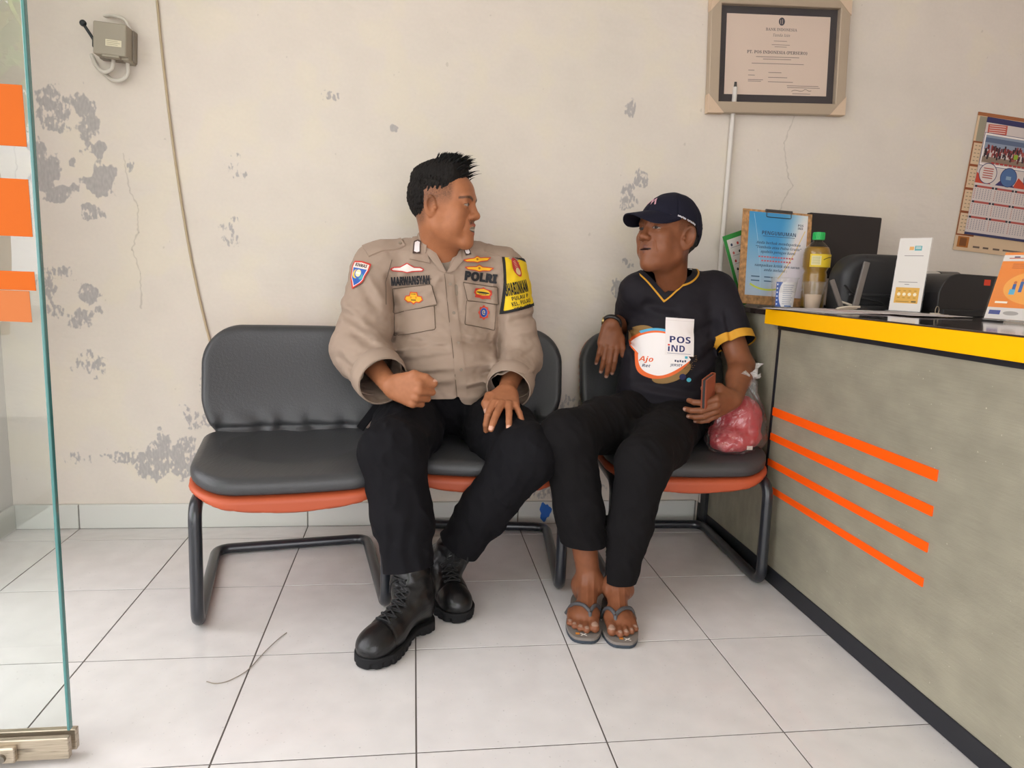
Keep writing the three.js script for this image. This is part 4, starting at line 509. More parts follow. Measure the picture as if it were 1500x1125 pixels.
  stitch('armband_badge', T(128, 320, (x) => { x.fillStyle = '#b0342c'; x.beginPath(); x.ellipse(64, 160, 58, 152, 0, 0, 7); x.fill(); x.fillStyle = '#d9a08a'; for (let i = 0; i < 6; i++) x.fillRect(44, 60 + i * 22, 40, 8); x.fillStyle = '#cdb58c'; x.beginPath(); x.ellipse(64, 226, 34, 56, 0, 0, 7); x.fill(); }), [0.312, 0.992, 0.32], 0.032, 0.07, { n: [0.5, 0.4, 1], roll: 0.36, f: bandF, lift: 0.002 }, 'oval red badge', band);
  // trousers
  const fab = mat(lin(0.0082, 0.0078, 0.0095), 0.85, { phys: true, specularIntensity: 0.22, sheen: 0.03, sheenRoughness: 0.6, sheenColor: lin(0.4, 0.4, 0.45) });
  const legs = union(0.05, cone(hipR, vlerp(hipR, knR, 0.6), 0.105, 0.098), cone(vlerp(hipR, knR, 0.6), knR, 0.098, 0.088), cone(hipL, vlerp(hipL, knL, 0.6), 0.105, 0.098), cone(vlerp(hipL, knL, 0.6), knL, 0.098, 0.088), ell([0.105, 0.52, 0.2], [0.19, 0.11, 0.13]), ell([0.1, 0.56, 0.245], [0.165, 0.10, 0.18])), shins = union(0.03, cone(knR, vlerp(knR, anR, 0.5), 0.089, 0.080), cone(vlerp(knR, anR, 0.5), anR, 0.080, 0.066), cone(knL, vlerp(knL, anL, 0.5), 0.082, 0.072), cone(vlerp(knL, anL, 0.5), anL, 0.074, 0.064));
  const trouF = (x, y, z) => { const d = smin(legs(x, y, z), shins(x, y, z), 0.03); if (Math.abs(d) > 0.05) return d; return Math.max(d - 0.004 * noise(x * 22, y * 9, z * 16) - 0.005 * (0.5 - Math.abs(noise(x * 17 + y * 9, y * 14, z * 12 + x * 6)) * 2) * sst(0.3, 0.45, y + 0.25 * (1 - y)) - 0.004 * (0.4 - Math.abs(noise(x * 30, y * 13 + z * 9, z * 18))) - 0.002 * Math.sin(x * 120 + 4 * noise(x * 8, y * 8, z * 8)) * sst(0.42, 0.2, y), 0.418 - y < 0 || z > 0.5 ? -1 : 0.418 - y); };
  const sR = vnorm(vadd(anR, knR, -1)), sL = vnorm(vadd(anL, knL, -1)), eR = vadd(anR, sR, -0.045), eL = vadd(anL, sL, -0.055);
  const pants = part(man, 'trousers', trim(surface(trouF, [-0.22, 0.06, 0.04], [0.47, 0.68, 0.9], 0.0065), (x, y, z) => y > 0.36 ? 1 : (Math.abs(x - knR[0]) < 0.13 && (shinD([x, y, z], knR, anR) < shinD([x, y, z], knL, anL)) ? vdot(vadd(eR, [x, y, z], -1), sR) : vdot(vadd(eL, [x, y, z], -1), sL))), fab, 'black uniform trousers');
  part(pants, 'cargo_strap', (() => { const g = new RoundedBoxGeometry(0.026, 0.10, 0.007, 2, 0.003); g.rotateZ(-0.6); g.rotateX(-0.5); g.translate(-0.150, 0.515, 0.44); return g; })(), fab); 
  // boots
  const bootLeather = mat(lin(0.006, 0.006, 0.0068), 0.36, { phys: true, specularIntensity: 0.7, clearcoat: 0.25, clearcoatRoughness: 0.18, bumpMap: leather.bumpMap, bumpScale: 0.0006 }), rubber = mat(lin(0.009, 0.009, 0.01), 0.7, { phys: true, specularIntensity: 0.5 }), lace = mat(lin(0.012, 0.012, 0.013), 0.9);
  const boot = (heel, toe, an, up, lace_top) => {
    const ang = Math.atan2(toe[0] - heel[0], toe[2] - heel[2]), BP = posed(heel, [0, ang, 0], 1.0), a = BP.into(...an), u = BP.into(...vadd(an, up, 0.15)), ud = vnorm(vadd(u, a, -1)), top = vadd(a, ud, 0.17);
    const up0 = union(0.03, ell([0, 0.055, 0.045], [0.037, 0.05, 0.045]), cone([0, 0.085, 0.065], [0, 0.055, 0.17], 0.046, 0.040), ell([0, 0.043, 0.20], [0.047, 0.038, 0.062]), ell([0.004, 0.042, 0.243], [0.043, 0.036, 0.045]), cone([a[0] * 0.5, 0.09, 0.06], a, 0.048, 0.05), cone(a, top, 0.05, 0.058));
    const f = (x, y, z) => { let d = up0(x, y, z) - 0.0025 * noise(x * 50, y * 55, z * 40) * sst(0.06, 0.1, y) - 0.0016 * Math.sin(y * 130 + z * 60) * sst(0.08, 0.12, y) * sst(0.2, 0.12, z); d += 0.002 * Math.exp(-(((z - 0.205 - 2.2 * x * x) / 0.004) ** 2)); return smax(d, 0.018 - y, 0.004); };
    const outline = (x, z) => { const w = 0.040 + 0.010 * sst(0.08, 0.2, z) - 0.006 * Math.exp(-(((z - 0.11) / 0.035) ** 2)); return smin(smin(Math.hypot(x, z - 0.048) - 0.043, Math.hypot(x - 0.003, (z - 0.222) * 0.82) - 0.053, 0.001), Math.max(Math.abs(x) - w, Math.abs(z - 0.135) - 0.09), 0.02); };
    const s = (x, y, z) => { const g = 0.0035 * Math.max(0, Math.sin(z * 300)) * (y < 0.016 ? 1 : 0); const arch = 0.010 * Math.exp(-(((z - 0.115) / 0.03) ** 2)); return slab(outline(x, z) - 0.002 + g, Math.abs(y - 0.015 - arch * 0.5) - 0.0145 + arch * 0.5, 0.003); };
    const W = BP.field(f), lo = [Math.min(heel[0], toe[0], an[0]) - 0.14, 0, Math.min(heel[2], toe[2], an[2]) - 0.14], hi = [Math.max(heel[0], toe[0], an[0]) + 0.14, 0.34, Math.max(heel[2], toe[2], an[2]) + 0.14];
    const b = part(man, 'boot', trim(surface(W, lo, hi, 0.0045), (x, y, z) => { const p = BP.into(x, y, z); return vdot(vadd(top, p, -1), ud) + 0.03; }), bootLeather, 'black leather lace-up boot');
    part(b, 'sole', surface(BP.field(s), [lo[0], -0.01, lo[2]], [hi[0], 0.06, hi[2]], 0.004), rubber, 'thick ribbed rubber sole');
    const bars = []; const rows = 9; const P = [];
    for (let i = 0; i < rows; i++) { const t = i / (rows - 1), c = t < 0.45 ? vlerp([0, 0.055, 0.185], [0, 0.1, 0.12], t / 0.45) : vlerp([0, 0.1, 0.12], vadd(a, ud, lace_top), (t - 0.45) / 0.55), dir = vnorm(t < 0.45 ? [0, 1, 0.45] : [0, 0.25, 1]), w = 0.021; P.push([-1, -0.5, 0, 0.5, 1].map((q) => { const o = vadd([c[0] + q * w, c[1], c[2]], dir, 0.1), h = hit(f, o, dir.map((k) => -k), 0.22) ?? 0.06; return BP.out(...vadd(o, dir, -h + 0.0025)); })); }
    for (let i = 0; i < rows; i++) { bars.push(tube(P[i], 0.0024, 10, 5)); if (i) { bars.push(tube([P[i - 1][0], P[i - 1][2].map((q, k) => (q + P[i][2][k]) / 2 + (k === 1 ? 0.003 : 0)), P[i][4]], 0.0024, 8, 5), tube([P[i - 1][4], P[i - 1][2].map((q, k) => (q + P[i][2][k]) / 2 + (k === 1 ? 0.004 : 0)), P[i][0]], 0.0024, 8, 5)); } }
    const kn = P.at(-1)[2]; bars.push(tube([kn, vadd(kn, [-0.018, -0.004, 0.014]), vadd(kn, [-0.022, -0.03, 0.016])], 0.0026, 8, 5), tube([kn, vadd(kn, [0.018, -0.006, 0.012]), vadd(kn, [0.02, -0.034, 0.014])], 0.0026, 8, 5));
    part(b, 'laces', merge(bars), lace, 'black laces');
    const ey = []; for (const r of P) for (const p of [r[0], r[4]]) { const g = new THREE.TorusGeometry(0.0032, 0.0011, 6, 12); g.translate(...p); ey.push(g); } part(b, 'eyelets', merge(ey), mat(lin(0.05, 0.05, 0.05), 0.3, { metalness: 0.8 }));
  };
  boot([0.036, 0.0015, 0.775], [-0.122, 0.0015, 0.99], [-0.012, 0.115, 0.785], vnorm(vadd(knR, anR, -1)), 0.022);
  boot([0.072, 0.0015, 0.515], [0.115, 0.0015, 0.78], [0.098, 0.115, 0.60], vnorm(vadd(knL, anL, -1)), 0.04);
}
// ---------------------------------------------------------------- the man in the cap
{
  const man = thing('person', 'man in navy cap and dark jersey with yellow sleeve bands, arm over the chair back', 'person');
  const skin = [0.225, 0.082, 0.038];
  const HC = [0.806, 1.108, 0.352], HP = posed(HC, [-0.16, -1.12, 0.06], 1.0);
  const head = headField({ lip: [0.15, 0.06, 0.045], cheek: 0.85, brow: 0.6, eyeOpen: 0.8, gaze: 0.003, moustache: 0.25, chin: 0.004, jut: -0.011, ear: 1.2, flare: 0.5, stubble: (x, y, z) => clamp(0.9 * sst(-0.03, -0.07, z + 0.2 * y) * sst(-0.095, -0.06, y) + 0.6 * sst(0.05, 0.06, Math.abs(x)) * sst(0.0, 0.02, y) * sst(0.035, 0.02, z), 0, 0.9) });
  const neck = [0.878, 0.965, 0.27], shR = [0.755, 0.925, 0.235], shL = [1.035, 0.935, 0.25], elR = [0.775, 0.805, 0.075], wrR = [0.668, 0.812, 0.235], elL = [1.082, 0.69, 0.40], wrL = [1.0, 0.602, 0.53], pelvis = [0.88, 0.49, 0.23];
  const hipR = [0.805, 0.497, 0.235], knR = [0.428, 0.512, 0.69], anR = [0.505, 0.085, 0.735], hipL = [0.93, 0.49, 0.29], knL = [0.632, 0.455, 0.765], anL = [0.582, 0.085, 0.765];
  const handR = handField({ w: wrR, F: [-0.10, -0.98, 0.12], B: [-0.05, 0.12, 1], left: false, s: 0.98, curl: [[0.12, 0.22, 0.2], [0.1, 0.2, 0.2], [0.1, 0.2, 0.2], [0.15, 0.25, 0.2]], spread: [0.0, 0.0, -0.02, -0.05], thumb: [[0.02, -0.006, 0.022], [0.05, -0.004, 0.042], [0.084, -0.002, 0.05], [0.108, -0.004, 0.056]] });
  const handL = handField({ w: wrL, F: [-0.78, -0.20, 0.40], B: [0.38, -0.12, 0.9], left: true, s: 1.02, curl: [[0.55, 0.65, 0.4], [0.5, 0.6, 0.4], [0.42, 0.55, 0.4], [0.35, 0.5, 0.4]], spread: [-0.22, -0.26, -0.30, -0.36], thumb: [[0.02, -0.008, 0.022], [0.05, -0.016, 0.05], [0.078, -0.03, 0.058], [0.10, -0.036, 0.056]] });
  const neckF = union(0.03, cone(HP.out(0, -0.045, -0.025), vadd(neck, [0.004, -0.055, -0.032]), 0.056, 0.045), cone(HP.out(0, -0.08, 0.02), vadd(neck, [-0.014, -0.04, -0.002]), 0.03, 0.028));
  const chest = ell([0.895, 0.8, 0.235], [0.125, 0.16, 0.085], [0, -0.25, 0]);
  const trunk = union(0.05, neckF, cone(shR, shL, 0.045, 0.045), chest, ell([0.89, 0.62, 0.235], [0.125, 0.14, 0.09]), ell(pelvis, [0.13, 0.09, 0.10]), cone(hipR, knR, 0.06, 0.045), cone(hipL, knL, 0.06, 0.045));
  const shank = union(0.02, cone(knR, vlerp(knR, anR, 0.35), 0.045, 0.046), cone(vlerp(knR, anR, 0.35), anR, 0.046, 0.032), cone(knL, vlerp(knL, anL, 0.35), 0.045, 0.046), cone(vlerp(knL, anL, 0.35), anL, 0.046, 0.032));
  const arms = union(0.02, cone(shR, elR, 0.046, 0.038), cone(elR, wrR, 0.039, 0.026), cone(shL, elL, 0.047, 0.040), cone(elL, vlerp(elL, wrL, 0.35), 0.041, 0.040), cone(vlerp(elL, wrL, 0.35), wrL, 0.040, 0.028));
  const low = (x, y, z) => Math.min(smin(trunk(x, y, z), arms(x, y, z), 0.02), shank(x, y, z)), headW = HP.field(head.f), upper = (x, y, z) => smin(headW(x, y, z), neckF(x, y, z), 0.022);
  const tint = (x, y, z) => { const p = HP.into(x, y, z); return head.ink(p[0], p[1], p[2], skin); };
  const mott = (x, y, z) => { const n = 1 + 0.12 * noise(x * 70, y * 70, z * 70); return skin.map((q) => q * 0.9 * n); };
  const handTint = (h) => (x, y, z) => h.nail(x, y, z) ? [0.42, 0.24, 0.18] : mott(x, y, z);
  // bare feet: heel, instep, ball and five toes, standing on the sandals
  const foot = (heel, toe, an, left) => {
    const ang = Math.atan2(toe[0] - heel[0], toe[2] - heel[2]), FP = posed(heel, [0, ang, 0], 1), a = FP.into(...an), m = left ? 1 : -1;   // m: +1 where the little toe lies on +x
    const toes = [[-0.026, 0.197, 0.228, 0.0125], [-0.005, 0.2, 0.236, 0.0088], [0.0115, 0.195, 0.228, 0.0085], [0.0265, 0.188, 0.216, 0.008], [0.039, 0.176, 0.2, 0.0082]].map(([x, z0, z1, r]) => chain([[x * m, 0.018 + r, z0 - 0.02], [x * m, 0.021 + r, z0], [x * m * 1.05, 0.018 + r, z1]], [r * 1.15, r * 1.05, r], 0.002));
    const sole = union(0.025, ell([0, 0.05, 0.036], [0.031, 0.034, 0.038]), cone([a[0] * 0.8, 0.085, Math.max(0.05, a[2])], [-0.006 * m, 0.042, 0.155], 0.034, 0.023), ell([-0.012 * m, 0.036, 0.165], [0.031, 0.019, 0.035]), ell([0.018 * m, 0.033, 0.15], [0.029, 0.016, 0.042]), cone([0, 0.075, 0.045], a, 0.033, 0.033), ball([-0.03 * m + a[0], a[1] - 0.005, a[2] + 0.005], 0.014), ball([0.03 * m + a[0], a[1] - 0.012, a[2]], 0.014));
    const tend = (x, y, z) => 0.0016 * Math.max(0, Math.sin((x + 0.004 * m) * 360)) * sst(0.08, 0.1, z) * sst(0.18, 0.15, z);
    const f = (x, y, z) => { let d = sole(x, y, z) - tend(x, y, z); for (const t of toes) d = smin(d, t(x, y, z), 0.007); return smax(d, 0.018 - y, 0.003); };
    const nails = (x, y, z) => { const p = FP.into(x, y, z); return [[-0.026, 0.228, 0.01], [-0.005, 0.236, 0.006], [0.0115, 0.228, 0.006], [0.0265, 0.216, 0.005], [0.039, 0.2, 0.005]].some(([tx, tz, r]) => Math.hypot(p[0] - tx * m * 1.05, p[2] - tz + 0.001) < r && p[1] > 0.031); };
    const W = FP.field(f), all = (x, y, z) => smin(W(x, y, z), shank(x, y, z), 0.02);
    return { FP, f, geo: surface(all, [Math.min(heel[0], toe[0]) - 0.1, 0, Math.min(heel[2], toe[2], an[2]) - 0.08], [Math.max(heel[0], toe[0]) + 0.1, 0.2, toe[2] + 0.06], 0.0034, (x, y, z) => nails(x, y, z) ? [0.36, 0.23, 0.17] : mott(x, y, z)), m };
  };
  const fR = foot([0.502, 0, 0.672], [0.452, 0, 0.905], anR, false), fL = foot([0.588, 0, 0.700], [0.546, 0, 0.945], anL, true);
  const aH = (h) => (x, y, z) => smin(h.f(x, y, z), arms(x, y, z), 0.012);
  const H0 = [HC[0] - 0.16, HC[1] - 0.2, HC[2] - 0.16], H1 = [HC[0] + 0.16, HC[1] + 0.15, HC[2] + 0.16];
  part(man, 'body', merge2(trim(surface(low, [0.34, 0.1, 0.02], [1.14, 1.0, 0.88], 0.012, mott), (x, y) => 0.96 - y), surface(upper, H0, H1, 0.0026, tint), surface(aH(handR), handR.lo, handR.hi, 0.003, handTint(handR)), surface(aH(handL), handL.lo, handL.hi, 0.003, handTint(handL)), fR.geo, fL.geo), skinMat({ roughness: 0.42 }));
  // back hair under the cap
  part(man, 'hair', surface(HP.field((x, y, z) => head.skull(x, y, z) - (-0.006 + 0.016 * sst(-0.075, -0.045, y) * sst(-0.04, -0.07, z)) - 0.004 * noise(x * 150, y * 150, z * 150)), [HC[0] - 0.1, HC[1] - 0.14, HC[2] - 0.14], [HC[0] + 0.16, HC[1] + 0.06, HC[2] + 0.14], 0.004, () => [0.012, 0.010, 0.009]), new THREE.MeshStandardMaterial({ vertexColors: true, roughness: 0.7 }), 'short black hair at the nape');
  // cap
  {
    const navy = mat(lin(0.0125, 0.0125, 0.024), 0.85, { phys: true, specularIntensity: 0.3, sheen: 0.08, sheenRoughness: 0.5, sheenColor: lin(0.35, 0.35, 0.5) });
    const dome = (x, y, z) => { const a = Math.atan2(x, z), seam = 0.0016 * Math.exp(-((Math.sin(a * 3) / 0.10) ** 2)); const e = Math.hypot(x / 0.0895, (y - 0.034) / (0.114 - 0.006 * sst(0, 0.09, z) + 0.006 * sst(0, -0.08, z)), (z + 0.008) / 0.117); return (e - 1) * 0.089 + seam * sst(0.14, 0.12, y) + 0.0012 * noise(x * 40, y * 40, z * 40); };
    const brim = (x, y, z) => y - (z > 0.0 ? 0.048 + 0.08 * z : 0.048 + 0.9 * Math.max(-0.055, Math.min(0, z + 0.018)) + 0.25 * Math.min(0, z + 0.073));
    const cp = part(man, 'cap', trim(surface(HP.field(dome), [HC[0] - 0.16, HC[1] - 0.08, HC[2] - 0.16], [HC[0] + 0.16, HC[1] + 0.18, HC[2] + 0.16], 0.0042), (x, y, z) => brim(...HP.into(x, y, z))), navy, 'dark navy baseball cap');
    const pos = [], idx = [], NU = 28, NV = 12, layers = [0, -0.0035];
    for (const l of layers) for (let j = 0; j <= NV; j++) for (let i = 0; i <= NU; i++) { const a = (i / NU - 0.5) * 2, t = j / NV, w = 0.083 * (1 - 0.12 * t * t), ang = a * 1.22, r0x = 0.088 * Math.sin(ang), r0z = -0.006 + 0.114 * Math.cos(ang), len = 0.082 * Math.pow(Math.max(0, 1 - Math.abs(a) ** 2.6), 0.55), x = r0x * (1 - 0.12 * t * t), z = r0z + len * t; const y = 0.045 + 0.06 * r0z - 0.20 * (len * t) - 7.6 * x * x * (0.25 + 0.75 * t * len / 0.082) + 0.5 * Math.max(0, Math.abs(a) - 0.7) * 0.05 + 0.012 * (1 - t) + l; pos.push(...HP.out(x, y, z)); }
    const n1 = (NU + 1) * (NV + 1); for (let l = 0; l < 2; l++) for (let j = 0; j < NV; j++) for (let i = 0; i < NU; i++) { const a = l * n1 + j * (NU + 1) + i; idx.push(a, a + 1, a + NU + 1, a + 1, a + NU + 2, a + NU + 1); } for (let i = 0; i < NU; i++) { const a = NV * (NU + 1) + i; idx.push(a, a + 1, a + n1, a + 1, a + n1 + 1, a + n1); }
    const g = new THREE.BufferGeometry(); g.setAttribute('position', new THREE.Float32BufferAttribute(pos, 3)); g.setIndex(idx); g.computeVertexNormals(); part(cp, 'bill', g, navy);
    const bt = new THREE.SphereGeometry(0.0075, 14, 8); bt.scale(1, 0.5, 1); bt.translate(...HP.out(0, 0.145, -0.012)); part(cp, 'top_button', bt, navy);
    const W = HP.field(dome), sd = vnorm(vadd(HP.out(0.1, 0, 0), HC, -1)), fr = vnorm(vadd(HP.out(0, 0.03, 0.1), HC, -1));
    part(cp, 'side_lettering', onto(W, HP.out(0.085, 0.046, 0.012), 0.076, 0.0085, { n: sd, roll: -0.36, lift: 0.0018, far: 0.2, nu: 16, nv: 3 }), decal(canvasTex(512, 48, (x) => { x.fillStyle = '#d8d4dc'; for (let i = 0; i < 15; i++) if (i !== 6) x.fillRect(8 + i * 33, 6 + (i % 3) * 3, 25, 34 - (i % 2) * 6); })), 'small pale lettering along the side');
    part(cp, 'front_emblem', onto(W, HP.out(0, 0.095, 0.085), 0.05, 0.038, { n: fr, lift: 0.002, far: 0.2 }), decal(canvasTex(256, 192, (x) => { x.strokeStyle = '#c79aa6'; x.lineWidth = 26; x.lineCap = 'round'; x.beginPath(); x.moveTo(30, 150); x.lineTo(96, 40); x.lineTo(130, 130); x.lineTo(170, 40); x.lineTo(228, 150); x.stroke(); })), 'pinkish embroidered emblem');
  }
  // jersey
  const knit = mat(lin(0.0155, 0.0135, 0.0178), 0.72, { phys: true, specularIntensity: 0.35, sheen: 0.1, sheenRoughness: 0.5, sheenColor: lin(0.5, 0.45, 0.5) }), amber = mat(lin(0.62, 0.30, 0.02), 0.75);
  const folds = [[0.70, 0.86, 0.74, 0.70, 0.014, -0.008], [0.92, 0.80, 1.01, 0.83, 0.014, -0.008], [0.93, 0.75, 1.02, 0.79, 0.014, 0.006], [0.93, 0.70, 1.01, 0.74, 0.013, -0.007], [0.92, 0.65, 1.0, 0.69, 0.012, 0.005], [0.76, 0.62, 0.92, 0.60, 0.012, -0.006], [0.76, 0.595, 0.94, 0.575, 0.012, 0.006], [0.77, 0.885, 0.86, 0.87, 0.016, -0.006], [0.78, 0.86, 0.86, 0.85, 0.014, 0.005], [1.03, 0.86, 1.045, 0.72, 0.010, -0.012], [0.715, 0.62, 0.72, 0.74, 0.016, 0.010]];
  const crease = (x, y) => { let d = 0; for (const [ax, ay, bx, by, w, h] of folds) { const vx = bx - ax, vy = by - ay, t = ((x - ax) * vx + (y - ay) * vy) / (vx * vx + vy * vy); if (t < -0.3 || t > 1.3) continue; const k = Math.abs((x - ax) * vy - (y - ay) * vx) / Math.hypot(vx, vy); if (k < w * 3) d += h * Math.exp(-((k / w) ** 2)) * sst(-0.3, 0.15, t) * sst(1.3, 0.85, t); } return d; };
  const torso = union(0.07, ell([0.895, 0.80, 0.235], [0.155, 0.18, 0.115], [0, -0.2, 0]), cone(vadd(shR, [0.03, 0.012, 0.01]), vadd(shL, [-0.03, 0.012, 0]), 0.058, 0.058), ell([0.872, 0.66, 0.26], [0.158, 0.17, 0.135], [0, -0.3, 0]), ell([0.862, 0.56, 0.265], [0.158, 0.09, 0.135], [0, -0.4, 0]));
  const sl1 = cone(shR, vadd(elR, [0, 0.01, 0.02]), 0.068, 0.06), sl2 = cone(vadd(shL, [0.0, 0, 0]), vadd(elL, [0.006, 0.015, -0.01]), 0.07, 0.062);
  const jersey = (x, y, z) => { let d = smin(torso(x, y, z), smin(sl1(x, y, z), sl2(x, y, z), 0.01), 0.025); if (Math.abs(d) > 0.05) return d; if (z > 0.18) d -= crease(x, y) * sst(0.18, 0.28, z); return d - 0.003 * noise(x * 18, y * 20, z * 14) - 0.0012 * noise(x * 50, y * 50, z * 50); };
  const d1 = vnorm(vadd(elR, shR, -1)), d2 = vnorm(vadd(elL, shL, -1)), c1 = vlerp(shR, elR, 0.74), c2 = vlerp(shL, elL, 0.70);
  const isR = (x, y, z) => sl1(x, y, z) < 0.012 && torso(x, y, z) > 0.006 && x < 0.84, isL = (x, y, z) => sl2(x, y, z) < 0.012 && torso(x, y, z) > 0.004 && x > 0.98;
  const hole = (x, y, z) => Math.hypot(x - 0.868, z - 0.28, (y - 1.06) * 0.75) - 0.074, veeLine = (x, y) => (Math.abs(x - 0.822 - 0.1 * (y - 0.925)) - 0.98 * (y - 0.925)) / 1.4;
  const open = (x, y, z) => Math.min(hole(x, y, z), z > 0.25 ? veeLine(x, y) : 1);
  const hem = (x, z) => 0.545 - 0.10 * (x - 0.86) + 0.006 * Math.sin(x * 40);
  const keep = (x, y, z) => Math.min(isR(x, y, z) ? vdot(vadd(c1, [x, y, z], -1), d1) : isL(x, y, z) ? vdot(vadd(c2, [x, y, z], -1), d2) : y - hem(x, z) + (z < 0.25 ? 0.06 : 0), open(x, y, z));
  const jg = surface(jersey, [0.66, 0.44, 0.02], [1.16, 1.03, 0.50], 0.005), top = part(man, 'jersey', trim(jg, keep), knit, 'dark short-sleeved jersey');
  part(top, 'sleeve_band', trim(trim(surface((x, y, z) => jersey(x, y, z) - 0.003, [0.98, 0.68, 0.24], [1.16, 0.86, 0.5], 0.0045), (x, y, z) => (isL(x, y, z) ? 1 : -1) * 0.01 + 0.0001), (x, y, z) => Math.min(vdot(vadd(vadd(c2, d2, 0.004), [x, y, z], -1), d2), vdot(vadd([x, y, z], vadd(c2, d2, -0.026), -1), d2))), amber, 'yellow sleeve band');
  part(top, 'collar', trim(trim(surface((x, y, z) => jersey(x, y, z) - 0.004, [0.74, 0.88, 0.12], [1.0, 1.04, 0.46], 0.0042), (x, y, z) => 0.019 - open(x, y, z)), open), knit);
  part(top, 'collar_piping', trim(trim(surface((x, y, z) => jersey(x, y, z) - 0.0052, [0.74, 0.88, 0.12], [1.0, 1.04, 0.46], 0.0042), (x, y, z) => 0.022 - open(x, y, z)), (x, y, z) => open(x, y, z) - 0.0165), amber, 'thin yellow piping');
  // chest print and the white pocket patch
  {
    const print = canvasTex(640, 640, (x) => {
      x.fillStyle = '#8a6a3a'; x.beginPath(); x.ellipse(150, 150, 120, 105, -0.4, 0, 7); x.fill(); x.beginPath(); x.ellipse(400, 520, 190, 90, -0.5, 0, 7); x.fill(); x.fillStyle = '#6d5230'; for (let i = 0; i < 60; i++) x.fillRect(470 + rnd() * 150, 330 + rnd() * 150, 8 + rnd() * 22, 6);
      x.fillStyle = '#e8682c'; x.beginPath(); x.moveTo(30, 240); x.bezierCurveTo(110, 60, 330, 60, 420, 130); x.lineTo(560, 400); x.bezierCurveTo(450, 560, 300, 610, 210, 590); x.bezierCurveTo(100, 560, 80, 520, 90, 330); x.closePath(); x.fill();
      x.strokeStyle = '#53a9cf'; x.lineWidth = 26; x.beginPath(); x.moveTo(130, 118); x.bezierCurveTo(220, 66, 320, 70, 400, 110); x.stroke();
      x.fillStyle = '#eee8e6'; x.beginPath(); x.moveTo(52, 250); x.bezierCurveTo(120, 90, 330, 90, 410, 150); x.lineTo(570, 380); x.bezierCurveTo(450, 490, 350, 560, 270, 560); x.bezierCurveTo(130, 540, 110, 480, 116, 340); x.closePath(); x.fill();
      x.font = 'italic bold 74px sans-serif'; x.fillStyle = '#dd5a26'; x.fillText('Ajo', 118, 420); x.font = 'italic bold 42px sans-serif'; x.fillStyle = '#2a3352'; x.fillText('Ret', 140, 478); x.font = 'bold 34px sans-serif'; x.fillText('JERSEY', 384, 452); for (let i = 0; i < 5; i++) x.fillRect(420 + i * 22, 386 + (i % 2) * 4, 15, 20);
      x.fillStyle = '#3fa6bd'; x.fillRect(512, 330, 26, 40); x.fillStyle = '#1d1f4a'; x.beginPath(); x.arc(500, 560, 32, 0, 7); x.fill(); x.fillStyle = '#4fb0c4'; x.beginPath(); x.arc(560, 590, 22, 0, 7); x.fill();
    });
    part(top, 'chest_print', onto(jersey, [0.812, 0.728, 0.38], 0.232, 0.205, { n: [-0.12, 0.05, 1], lift: 0.0018, nu: 26, nv: 24 }), decal(print), 'colourful print of white and orange shapes');
    part(top, 'pocket_patch', onto(jersey, [0.866, 0.783, 0.38], 0.096, 0.125, { n: [-0.12, 0.05, 1], roll: -0.03, lift: 0.0036, nu: 14, nv: 14 }), mat(0xffffff, 0.8, { map: canvasTex(384, 500, (x) => { x.fillStyle = '#e9e1df'; x.fillRect(0, 0, 384, 500); x.fillStyle = '#c9bdbb'; x.fillRect(0, 34, 384, 3); x.fillStyle = '#26285e'; x.font = 'bold 118px sans-serif'; x.save(); x.translate(42, 330); x.scale(300 / x.measureText('POS').width, 1); x.fillText('POS', 0, 0); x.restore(); x.save(); x.translate(28, 448); x.scale(240 / x.measureText('iND').width, 1); x.fillText('iND', 0, 0); x.restore(); x.fillStyle = '#d8402e'; x.fillRect(34, 352, 26, 20); x.fillStyle = '#5b5f80'; x.fillRect(30, 470, 310, 5); }) }), 'white pocket patch with dark blue letters');
  }
  // trousers
  const fab = mat(lin(0.0082, 0.0074, 0.008), 0.9, { phys: true, specularIntensity: 0.22, sheen: 0.03, sheenRoughness: 0.6, sheenColor: lin(0.4, 0.38, 0.38) });
  const th = union(0.04, cone(hipR, vlerp(hipR, knR, 0.6), 0.092, 0.082), cone(vlerp(hipR, knR, 0.6), knR, 0.082, 0.074), cone(hipL, vlerp(hipL, knL, 0.6), 0.094, 0.084), cone(vlerp(hipL, knL, 0.6), knL, 0.084, 0.074), ell([0.87, 0.51, 0.24], [0.165, 0.09, 0.13], [0, -0.4, 0]));
  const legR = union(0.02, cone(knR, vlerp(knR, anR, 0.5), 0.075, 0.070), cone(vlerp(knR, anR, 0.5), anR, 0.070, 0.062)), legL = union(0.02, cone(knL, vlerp(knL, anL, 0.5), 0.072, 0.062), cone(vlerp(knL, anL, 0.5), anL, 0.062, 0.046));
  const trou = (x, y, z) => { const d = smin(th(x, y, z), Math.min(legR(x, y, z), legL(x, y, z)), 0.03); if (Math.abs(d) > 0.05) return d; return d - 0.0035 * noise(x * 20, y * 9, z * 16) - 0.005 * (0.4 - Math.abs(noise(x * 15 + y * 10, y * 13, z * 13 - x * 8))) - 0.004 * (0.4 - Math.abs(noise(x * 30 + y * 14, y * 16, z * 18))); };
  part(man, 'trousers', trim(surface(trou, [0.33, 0.06, 0.06], [1.1, 0.64, 0.9], 0.006), (x, y, z) => y > 0.36 ? 1 : (legR(x, y, z) < legL(x, y, z) ? y - 0.205 : y - 0.105)), fab, 'plain black trousers');
  // sandals
  const grey = mat(lin(0.19, 0.165, 0.145), 0.85), under = mat(lin(0.03, 0.04, 0.055), 0.8), strapM = mat(lin(0.07, 0.07, 0.075), 0.5);
